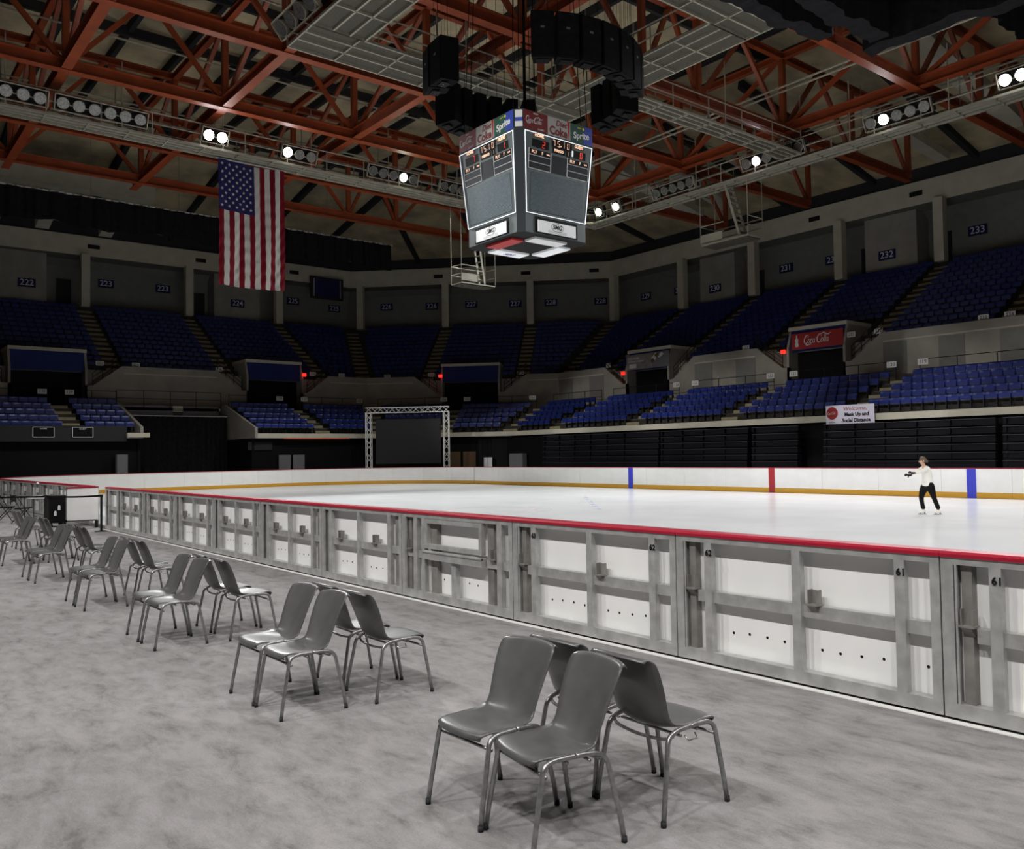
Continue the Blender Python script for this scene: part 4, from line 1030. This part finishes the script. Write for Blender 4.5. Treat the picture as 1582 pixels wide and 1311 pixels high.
# suspension cables
mb = MB()
for a in (-1.5, -1.2, 1.2, 1.5):
    for b in (-1.5, 1.5): mb.tube([(a, b, 12.8), (a*.8, b*.8, 21.8)], .014, 'black', 5)
mb.tube([(0, 0, 12.8), (0, 0, 21.8)], .05, 'black', 6); mb.build('suspension_cables', sb)

# ------------------------------------------------------------------ loudspeakers round the scoreboard
def speaker(az, lab, r=3.45, zb=13.95, h=1.42, tilt=0, wd=.72):
    a = radians(az); c = Vector((-.1+r*cos(a), 12.9+r*sin(a), zb))
    t = bpy.data.objects.new('loudspeaker', None); COL.objects.link(t); t.matrix_world = Matrix.Translation(c)@Matrix.Rotation(a-pi/2, 4, 'Z')@Matrix.Rotation(radians(tilt), 4, 'X')
    tag(t, lab, 'loudspeaker', 'ring of black loudspeakers above the scoreboard')
    w2 = wd/2; mb = MB(); mb.slab([(-w2, .35, 0), (w2, .35, 0), (w2*.62, -.4, .12), (-w2*.62, -.4, .12)][::-1], (0, 0, h), 'black')
    # make bottom slope
    mb.build('cabinet', t)
    mb = MB(); mb.box(-w2+.03, w2-.03, .35, .375, .03, h-.03, 'cloth'); mb.build('grille', t)
    mb = MB(); mb.box(-.06, .06, .375, .382, h*.62, h*.62+.06, 'grey'); mb.build('badge', t)
    mb = MB(); mb.box(-w2*.5, w2*.5, -.1, .2, -.02, .0, 'blackmetal'); 
    for x in (-.06, .06): mb.tube([(x, .1, -.05), (x, .1, 0)], .018, 'chrome', 6)
    mb.build('rigging_plate', t)
    mb = MB()
    for x in (-.2, .2): mb.tube([(x, 0, h), (x, 0, h+6)], .008, 'black', 4)
    mb.build('rigging_cable', t)
    return t
for gname, azs in (('nearest the camera, upper right of the scoreboard', (-35, -23, -11, 1, 13, 25, 37)), ('above left of the scoreboard', (-107, -95)), ('left behind the scoreboard', (-158, -170, 178, 166, 154, 142)), ('right behind the scoreboard', (66, 78, 90))):
    for i, az in enumerate(azs): speaker(az, 'black loudspeaker %s, %s in its group' % (gname, ['first', 'second', 'third', 'fourth', 'fifth', 'sixth', 'seventh'][i]))

# ------------------------------------------------------------------ flag
fg = empty('flag', (-18.1, 10.1, 16.3), 0, 'large United States flag hanging vertically from the catwalk', 'flag')
FW, FH = 3.35, 6.05
nx, nz = 52, 90
vs = []; 
def fdisp(u, v): return .05*sin(u*9+v*2)+.03*sin(u*23+v*5)+.02*sin(v*60+3*sin(u*20))*(.4+v)*1.0
for j in range(nz+1):
    for i in range(nx+1):
        u = i/nx; v = j/nz
        vs.append((fdisp(u, v), -FW/2+FW*u*(1-.0*v)+.05*v*sin(v*3), -FH*v+.08*sin(u*pi)*(-1)*(1-v)-.06*sin(u*3.1)*v))
faces = []; mi = []
for j in range(nz):
    for i in range(nx):
        a = j*(nx+1)+i; faces.append((a, a+nx+1, a+nx+2, a+1)); u = i/nx; v = (j+.5)/nz
        st = int((i+.5)/nx*13)
        mi.append(2 if (st < 7 and v < .4) else (0 if st % 2 == 0 else 1))
me = bpy.data.meshes.new('flag_cloth'); me.from_pydata(vs, [], faces)
for k in ('flagred', 'flagwhite', 'flagblue'): me.materials.append(M[k])
me.polygons.foreach_set('material_index', mi); me.polygons.foreach_set('use_smooth', [True]*len(mi))
o = bpy.data.objects.new('flag_cloth', me); COL.objects.link(o); o.parent = fg
mb = MB()
for r_ in range(11):
    for c_ in range(9):
        if (r_+c_) % 2: continue
        u = (c_+1)/10*(7/13); v = (r_+1)/12*.4
        y = -FW/2+FW*u; z = -FH*v-.08*sin(u*pi)*(1-v); s_ = .085; pts = []
        for k in range(10):
            rr_ = s_ if k % 2 == 0 else s_*.42; an = pi/2+k*pi/5; pts.append((fdisp(u, v)+.012, y+rr_*cos(an), z+rr_*sin(an)))
        mb.add(pts+[(fdisp(u, v)+.016, y, z)], [(k, (k+1) % 10, 10) for k in range(10)], 'flagwhite')
mb.build('stars', fg)
mb = MB(); mb.tube([(0, -FW/2-.1, .02), (0, FW/2+.1, .02)], .03, 'steel'); mb.build('hanging_pole', fg)

# ------------------------------------------------------------------ black drapes
def drape(p, q, z0, z1, lab, name='hanging_drape', amp=.08, track=True, thick=None):
    p = Vector((*p, 0)); q = Vector((*q, 0)); d = q-p; L = d.length; d.normalize(); n = d.cross(Vector((0, 0, 1))); k = int(L/.12)
    t = empty(name, (0, 0, 0), 0, lab, 'drape')
    mb = MB(); P_ = []
    for i in range(k+1): s = L*i/k; P_.append(p+d*s+n*(amp*sin(s*5.1)+amp*.5*sin(s*13+1)))
    zb = [z0+.10*sin(i*.11)+.06*sin(i*.37) for i in range(k+1)]
    for i in range(k):
        a, b = P_[i], P_[i+1]
        for off in (0, thick or .05):
            A = a+n*off; B = b+n*off; f_ = [(A.x, A.y, zb[i]), (B.x, B.y, zb[i+1]), (B.x, B.y, z1), (A.x, A.y, z1)]
            mb.quad(*f_, 'cloth')
        if thick: mb.quad((a.x, a.y, zb[i]), (b.x, b.y, zb[i+1]), (b.x+n.x*thick, b.y+n.y*thick, zb[i+1]), (a.x+n.x*thick, a.y+n.y*thick, zb[i]), 'cloth')
    mb.build('drape_cloth', t)
    mb = MB(); mb.tube([(p.x, p.y, z1+.06), (q.x, q.y, z1+.06)], .03, 'steeldark')
    s = 0
    while s < L: c = p+d*s; mb.beam((c.x, c.y, z1+.05), (c.x+d.x*.3, c.y+d.y*.3, z1+.05), .07, .07, 'signwhite'); s += .45
    mb.build('track', t)
    mb = MB()
    for s in [L*i/6 for i in range(7)]: c = p+d*s; mb.tube([(c.x, c.y, z1), (c.x, c.y, z1+4)], .012, 'steeldark', 4)
    mb.build('hanging_rod', t)
    return t
drape((-36, -4), (-36, 28.5), 16.6, 18.45, 'long black drape on a bright track across the far left roof')
drape((8.5, 8.5), (8.7, 16.4), 13.8, 15.2, 'black drape run at the top, left one of the two beside the right hand trusses', thick=.5, amp=.05)
drape((9.9, 9.5), (9.7, 17.6), 13.7, 15.9, 'black drape run at the top, bending behind the left one', thick=.6, amp=.05)
drape((9.3, 18.4), (14.5, 18.7), 13.7, 15.9, 'black drape run crossing the top right of the picture', thick=.6, amp=.05)
drape((12.35, 19.2), (12.2, 24.5), 13.9, 15.2, 'short black drape on a bright track at the top right corner')

# ------------------------------------------------------------------ grey shell chairs
def crv(pts, n):
    out = []; P = [Vector(p) for p in pts]
    for i in range(len(P)-1):
        p0, p1, p2, p3 = P[max(i-1, 0)], P[i], P[i+1], P[min(i+2, len(P)-1)]
        for k in range(n):
            t = k/n; out.append(.5*((2*p1)+(-p0+p2)*t+(2*p0-5*p1+4*p2-p3)*t*t+(-p0+3*p1-3*p2+p3)*t**3))
    out.append(P[-1]); return out
# profile: y, z, halfwidth, edge rise(z), edge forward(y)
PR = [(.228, .428, .160, -.004, -.030), (.240, .436, .176, -.004, -.030), (.240, .448, .186, -.006, -.028), (.222, .458, .198, -.006, -.014), (.17, .460, .208, .0, -.002), (.09, .454, .213, .006, 0), (0, .444, .216, .016, 0), (-.08, .438, .214, .028, .006), (-.140, .450, .208, .030, .020), (-.182, .490, .202, .020, .040),
      (-.212, .545, .203, .006, .054), (-.240, .620, .211, 0, .058), (-.268, .700, .221, 0, .055), (-.294, .770, .227, -.002, .050), (-.312, .818, .226, -.006, .044), (-.322, .838, .218, -.010, .040), (-.332, .846, .205, -.012, .036), (-.343, .845, .200, -.012, .032), (-.350, .836, .200, -.012, .030)]
def shell_mesh():
    rows = list(zip(crv([(p[0], p[1], p[2]) for p in PR], 3), crv([(p[3], p[4], 0) for p in PR], 3))); nu = 14
    V = []; F = []
    for a, b in rows:
        for i in range(nu+1):
            u = -1+2*i/nu; e = abs(u)**2.6; V.append((a.z*u, a.x+b.y*e, a.y+b.x*e))
    for j in range(len(rows)-1):
        for i in range(nu): k = j*(nu+1)+i; F.append((k, k+1, k+nu+2, k+nu+1))
    me = bpy.data.meshes.new('seat_shell'); me.from_pydata(V, [], F); me.materials.append(M['shell'])
    me.polygons.foreach_set('use_smooth', [True]*len(F)); return me
SH = shell_mesh()
def rtube(pts, n=4): return crv(pts, n)
GL = {}
def leg_mesh(sx, sy):
    mb = MB(); x0, x1 = (.236 if sy > 0 else .246)*sx, .216*sx
    if sy > 0: pts = [(x0, .262, .012), (x0-.004*sx, .245, .12), (x1+.006*sx, .195, .38), (x1+.003*sx, .187, .412), (x1, .168, .436), (x1, .135, .450), (x1, .09, .454), (x1, .0, .455)]
    else: pts = [(x0, -.255, .012), (x0-.004*sx, -.238, .12), (x1+.006*sx, -.188, .37), (x1+.003*sx, -.180, .402), (x1, -.160, .428), (x1, -.125, .444), (x1, -.08, .452), (x1, .0, .455)]
    mb.tube([Vector(p) for p in pts[:2]]+crv(pts[2:], 4), .0135, 'leg', 8, sq=(1, 1))
    fm = MB(); fm.tube([(pts[0][0], pts[0][1], 0), (pts[0][0], pts[0][1], .03)], .015, 'dark', 8); GL[(sx, sy)] = fm.mesh('foot_glide', True)
    me = mb.mesh('leg'); me.polygons.foreach_set('use_smooth', [True]*len(me.polygons)); return me
LEG = {(a, b): leg_mesh(a, b) for a in (-1, 1) for b in (-1, 1)}
def mk(name, fn, smooth=True):
    mb = MB(); fn(mb); me = mb.mesh(name, smooth); return me
CB1 = mk('crossbar', lambda m: m.tube([(-.225, .175, .385), (.225, .175, .385)], .009, 'leg', 8))
CB2 = mk('crossbar', lambda m: m.tube(crv([(-.22, -.14, .43), (-.17, -.155, .405), (0, -.165, .395), (.17, -.155, .405), (.22, -.14, .43)], 4), .009, 'leg', 8))
HK = mk('ganging_hook', lambda m: m.tube([(.225, .02, .42), (.245, .02, .395), (.245, -.05, .395), (.225, -.06, .42)], .004, 'chrome', 6))
SP = mk('seat_spider', lambda m: (m.tube([(-.22, .05, .43), (.22, .05, .43)], .008, 'leg', 6), m.tube([(-.22, -.08, .42), (.22, -.08, .42)], .008, 'leg', 6)))
def chair(x, y, rz, lab, grp):
    t = empty('shell_chair', (x, y, 0), rz, lab, 'chair', grp)
    def ch(n, me): o = bpy.data.objects.new(n, me); COL.objects.link(o); o.parent = t; return o
    s = ch('seat_shell', SH); m = s.modifiers.new('thick', 'SOLIDIFY'); m.thickness = .008; m.offset = -1
    for k, me in LEG.items(): lg_ = ch('leg', me); g_ = ch('foot_glide', GL[k]); g_.parent = lg_
    ch('crossbar', CB1); ch('crossbar', CB2); ch('ganging_hook', HK); ch('seat_frame', SP); return t
CL = [(18.60, 19.11, 'the nearest cluster'), (15.66, 16.18, 'the second nearest cluster'), (12.57, 13.13, 'the third nearest cluster'), (9.54, 10.12, 'the fourth nearest cluster'), (6.26, 6.84, 'the fifth nearest cluster'), (3.24, 3.80, 'the sixth nearest cluster'), (.25, .8, 'the farthest cluster')]
for i, (xa, xb, nm) in enumerate(CL):
    ro = [random.uniform(-.03, .03) for _ in range(4)]
    if i == 0: ro = [.02, -.17, .03, -.02]
    grp = 'grey chairs of '+nm
    if i < 6:
        chair(xa, -3.34, pi+ro[0], 'grey plastic chair facing away from the rink, farther one in '+nm, grp)
        chair(xb, -3.34, pi+ro[1], 'grey plastic chair facing away from the rink, nearer one in '+nm, grp)
    chair(xa+.04, -2.60, ro[2], 'grey plastic chair facing the rink, farther one in '+nm, grp)
    chair(xb+.06, -2.60, ro[3], 'grey plastic chair facing the rink, nearer one in '+nm, grp)
# ------------------------------------------------------------------ stanchions and belt
def stanchion(x, y, lab):
    t = empty('stanchion', (x, y, 0), 0, lab, 'stanchion', 'black belt stanchions')
    mb = MB(); mb.tube([(0, 0, 0), (0, 0, .012), (0, 0, .03)], .17, 'blackmetal', 24, rs=[.17, .17, .05]); mb.build('base', t)
    mb = MB(); mb.tube([(0, 0, .02), (0, 0, .93)], .032, 'blackmetal', 14); mb.build('pole', t)
    mb = MB(); mb.tube([(0, 0, .93), (0, 0, 1.0)], .042, 'blackmetal', 14); mb.build('belt_head', t); return t
stanchion(-2.95, -.28, 'black stanchion standing right of the white rink gate')
stanchion(-3.96, -1.44, 'black stanchion left of the white rink gate, belts meeting at its head')
mb = MB(); P1, P2 = Vector((-2.98, -.31, .965)), Vector((-3.93, -1.41, .965))
for k in range(12):
    a, b = P1.lerp(P2, k/12), P1.lerp(P2, (k+1)/12); sa, sb_ = -.02*sin(pi*k/12), -.02*sin(pi*(k+1)/12)
    mb.beam(a+Vector((0, 0, sa)), b+Vector((0, 0, sb_)), .006, .05, 'black')
tag(mb.build('barrier_belt'), 'black barrier belt stretched across the white gate between two stanchions', 'belt')
mb = MB(); P1, P2 = Vector((-4.0, -1.48, .965)), Vector((-5.1, -3.3, .965))
mb.beam(P1, P2, .006, .05, 'black'); tag(mb.build('barrier_belt'), 'black barrier belt running left from the left stanchion out of the picture', 'belt')
stanchion(-5.12, -3.34, 'black stanchion just outside the left edge of the picture')
def folding_chair(x, y, rz, lab):
    t = empty('folding_chair', (x, y, 0), rz, lab, 'chair', 'black folding chairs by the left boards')
    mb = MB(); mb.slab([(-.2, -.19, .44), (.2, -.19, .44), (.2, .2, .45), (-.2, .2, .45)], (0, 0, .035), 'black'); mb.build('seat', t)
    mb = MB(); pts = crv([(-.2, -.25, .66), (-.1, -.27, .67), (.1, -.27, .67), (.2, -.25, .66)], 4)
    for a, b in zip(pts, pts[1:]): mb.slab([a, b, b+Vector((0, -.03, .2)), a+Vector((0, -.03, .2))], (0, -.02, 0), 'black')
    mb.build('backrest', t)
    for s in (-1, 1):
        mb = MB(); mb.tube([(s*.22, .25, 0), (s*.22, 0, .42), (s*.22, -.28, .88)], .012, 'blackmetal'); mb.build('front_leg', t)
        mb = MB(); mb.tube([(s*.19, -.28, 0), (s*.19, .12, .44)], .012, 'blackmetal'); mb.build('rear_leg', t)
    for y_ in (.17, -.2):
        mb = MB(); mb.tube([(-.21, y_, .14), (.21, y_, .14)], .009, 'blackmetal'); mb.build('crossbar', t)
    return t
folding_chair(-9.7, -1.55, radians(-25), 'black folding chair standing by the left boards, left one of two')
folding_chair(-8.6, -1.25, radians(-25), 'black folding chair standing by the left boards, right one of two')
t = empty('folding_table', (-10.0, -.55, 0), 0, 'white topped folding table against the boards behind the belt', 'table')
mb = MB(); mb.box(-.9, .9, -.35, .35, .72, .76, 'signwhite'); mb.build('tabletop', t)
for x in (-.8, .8):
    mb = MB(); mb.tube([(x, -.3, 0), (x, -.3, .72)], .014, 'blackmetal'); mb.build('leg', t)
    mb = MB(); mb.tube([(x, .3, 0), (x, .3, .72)], .014, 'blackmetal'); mb.build('leg', t)
t = empty('goose_neck_lamp', (-9.5, -.5, .76), 0, 'thin black goose neck lamp standing on the folding table', 'lamp')
mb = MB(); mb.tube([(0, 0, 0), (0, 0, .02)], .07, 'blackmetal', 14); mb.build('base', t)
mb = MB(); mb.tube(crv([(0, 0, .02), (0, 0, .3), (-.05, -.03, .36), (-.22, -.12, .44)], 4), .009, 'blackmetal'); mb.build('neck', t)
mb = MB(); mb.tube([(-.2, -.11, .43), (-.28, -.15, .46)], .03, 'signwhite', rs=[.015, .035]); mb.build('lamp_head', t)
t = empty('equipment_cart', (-6.0, -.80, 0), 0, 'dark equipment cart with pale bottles beside the open gate', 'cart')
mb = MB(); mb.box(-.35, .35, -.25, .22, .12, .88, 'black'); mb.build('cart_body', t)
mb = MB(); mb.box(-.38, .38, -.28, .25, .88, .92, 'dark'); mb.build('cart_top', t)
for x in (-.28, .28):
    for y in (-.2, .17): mb = MB(); mb.tube([(x-.02, y, .06), (x+.02, y, .06)], .06, 'blackmetal', 12); mb.build('wheel', t)
for k, (z, x) in enumerate(((.34, .37), (.5, .37))):
    mb = MB(); mb.tube([(-5.6, -.9+.1*k, z), (-5.6, -.9+.1*k, z+.10), (-5.6, -.9+.1*k, z+.14)], .035, 'signwhite', 12, rs=[.035, .035, .015])
    tag(mb.build('bottle'), 'small white bottle %s on the cart beside the open gate' % ('hanging low' if k == 0 else 'hanging high'), 'bottle')

# ------------------------------------------------------------------ skater
def skin_obj(name, joints, edges, m, parent, root=0, sub=2):
    me = bpy.data.meshes.new(name); me.from_pydata([j[0] for j in joints], edges, [])
    me.materials.append(M[m]); o = bpy.data.objects.new(name, me); COL.objects.link(o); o.parent = parent
    sk = o.modifiers.new('skin', 'SKIN'); sk.use_smooth_shade = True
    if not me.skin_vertices:
        bm = bmesh.new(); bm.from_mesh(me); bm.verts.layers.skin.verify(); bm.to_mesh(me); bm.free()
    for i, j in enumerate(joints):
        r = j[1]; me.skin_vertices[0].data[i].radius = r if isinstance(r, tuple) else (r, r); me.skin_vertices[0].data[i].use_root = (i == root)
    ss = o.modifiers.new('sub', 'SUBSURF'); ss.levels = sub; ss.render_levels = sub; return o
sk_ = bpy.data.objects.new('person', None); COL.objects.link(sk_)
# local x = picture right, y = away from the camera, z up
sk_.matrix_world = basis((11.0, 17.55, .098), (rr.x, rr.y, 0), (0, 0, 1)); tag(sk_, 'person skating in white jacket, black trousers and white skates with both arms held out', 'person')
def chain(J, E, pts, start=None):
    prev = start
    for p in pts:
        J.append(p); k = len(J)-1
        if prev is not None: E.append((prev, k))
        prev = k
    return prev
J = []; E = []
pel = chain(J, E, [((-.045, 0, .80), (.10, .085))])
ch_ = chain(J, E, [((-.04, 0, .95), (.085, .08)), ((-.055, 0, 1.12), (.10, .085)), ((-.09, 0, 1.25), (.085, .08))], pel)
nk = chain(J, E, [((-.13, 0, 1.335), .045), ((-.15, 0, 1.39), .05), ((-.18, 0, 1.45), (.078, .072)), ((-.18, 0, 1.52), (.074, .068))], ch_)
for sy in (-1, 1):
    el = chain(J, E, [((-.09, .12*sy, 1.275), .045), ((-.24, .15*sy, 1.20 if sy < 0 else 1.17), .034), ((-.42, .12*sy, 1.145 if sy < 0 else 1.09), .024), ((-.49, .11*sy, 1.15 if sy < 0 else 1.08), (.026, .014))], ch_)
    # fingers
    hx, hz = (-.50, 1.15) if sy < 0 else (-.50, 1.08)
    for q, (dx, dy, dz) in enumerate(((-.10, -.03, .045), (-.115, -.01, .02), (-.11, .012, 0), (-.09, .03, -.02), (-.035, -.03*sy, -.07))):
        chain(J, E, [((hx+dx*.55, .11*sy+dy*.8, hz+dz*.55), .009), ((hx+dx, .11*sy+dy, hz+dz), .007)], el)
LL = {-1: [((.01, -.08, .75), .085), ((.09, -.09, .43), .05), ((.20, -.09, .14), .032), ((.215, -.09, .09), .03)], 1: [((-.12, .08, .75), .085), ((-.18, .09, .44), .05), ((-.12, .09, .15), .032), ((-.125, .09, .09), .03)]}
for s in (-1, 1): chain(J, E, LL[s], pel)
skin_obj('body', J, E, 'skin', sk_, 0, 2)
# face: nose, ear, eyes, mouth as children of the body thing
mb = MB(); mb.tube([(-.245, -.005, 1.475), (-.262, -.005, 1.445), (-.245, -.005, 1.435)], .012, 'skin', 8, rs=[.008, .014, .010]); mb.build('nose', sk_, True)
for s in (-1, 1):
    mb = MB(); mb.tube([(-.165, .072*s, 1.49), (-.16, .082*s, 1.465), (-.168, .072*s, 1.44)], .014, 'skin', 8); mb.build('ear', sk_, True)
    mb = MB(); mb.tube([(-.236, .028*s-.012, 1.482), (-.238, .028*s+.012, 1.482)], .006, 'hair', 6); mb.build('eye', sk_, True)
mb = MB(); mb.tube([(-.243, -.02, 1.408), (-.246, .02, 1.408)], .005, 'redmark', 6); mb.build('mouth', sk_, True)
# hair: cap over the back and top of the head, small bun
mb = MB(); vs = []; fs = []; nu, nv = 18, 12
for j in range(nv+1):
    th = pi*j/nv
    for i in range(nu):
        ph = 2*pi*i/nu; x_, y_, z_ = sin(th)*cos(ph), sin(th)*sin(ph), cos(th)
        k = 1.0
        if x_ < -.35 and z_ < .55: k = .80
        if z_ < -.55: k = .78
        vs.append((-.158+.108*x_*k, .086*y_*k, 1.485+.110*z_*k))
for j in range(nv):
    for i in range(nu): a = j*nu+i; b_ = j*nu+(i+1) % nu; fs.append((a, b_, b_+nu, a+nu))
mb.add(vs, fs, 'hair'); mb.tube([(-.07, 0, 1.47), (-.035, 0, 1.46), (-.02, 0, 1.42)], .03, 'hair', 10, rs=[.04, .035, .012]); mb.build('hair', sk_, True)
# jacket
J = []; E = []
a0 = chain(J, E, [((-.04, 0, .74), (.16, .17)), ((-.035, 0, .84), (.155, .16)), ((-.03, 0, .94), (.14, .145)), ((-.045, 0, 1.08), (.13, .13)), ((-.08, 0, 1.23), (.115, .13))])
chain(J, E, [((-.125, 0, 1.335), (.062, .062))], a0)
for sy in (-1, 1):
    chain(J, E, [((-.10, .15*sy, 1.265), .068), ((-.25, .165*sy, 1.195 if sy < 0 else 1.165), .052), ((-.415, .13*sy, 1.15 if sy < 0 else 1.10), .04)], a0)
skin_obj('jacket', J, E, 'jacket', sk_, 0, 2)
J = []; E = []
chain(J, E, [((-.04, 0, .95), (.10, .10)), ((-.04, 0, .80), (.125, .13))]); a0 = 1
T_ = {-1: [((.02, -.085, .72), .115), ((.075, -.09, .48), .070), ((.14, -.09, .30), .062), ((.205, -.09, .135), .066)], 1: [((-.115, .08, .72), .115), ((-.185, .09, .46), .070), ((-.165, .09, .30), .058), ((-.125, .09, .13), .062)]}
for s in (-1, 1): chain(J, E, T_[s], a0)
skin_obj('trousers', J, E, 'black', sk_, 0, 2)
for sy in (-1, 1):
    hx, hz = (-.50, 1.15) if sy < 0 else (-.50, 1.08)
    J = []; E = []; a = chain(J, E, [((-.41, .12*sy, hz-.005), .03), ((-.485, .11*sy, hz), (.035, .022))])
    for q, (dx, dy, dz) in enumerate(((-.10, -.03, .045), (-.115, -.01, .02), (-.11, .012, 0), (-.09, .03, -.02), (-.035, -.03*sy, -.07))):
        chain(J, E, [((hx+dx*.55, .11*sy+dy*.9, hz+dz*.55), .013), ((hx+dx*1.05, .11*sy+dy*1.1, hz+dz*1.05), .010)], a)
    skin_obj('glove', J, E, 'black', sk_, 0, 2)
for s, (ax, y, sx) in {-1: (.21, -.09, -1), 1: (-.13, .09, -1)}.items():
    J = []; E = []; chain(J, E, [((ax+.02, y, .15), .045), ((ax+.015, y, .085), (.045, .045)), ((ax-.06, y, .065), (.038, .035)), ((ax-.13, y, .055), (.03, .025))])
    b = skin_obj('skate_boot', J, E, 'jacket', sk_, 0, 2)
    mb = MB(); mb.box(ax-.15, ax+.08, y-.003, y+.003, .0, .022, 'chrome'); mb.box(ax+.02, ax+.04, y-.01, y+.01, .02, .05, 'dark'); mb.box(ax-.1, ax-.08, y-.01, y+.01, .02, .05, 'dark'); mb.build('skate_blade', sk_)
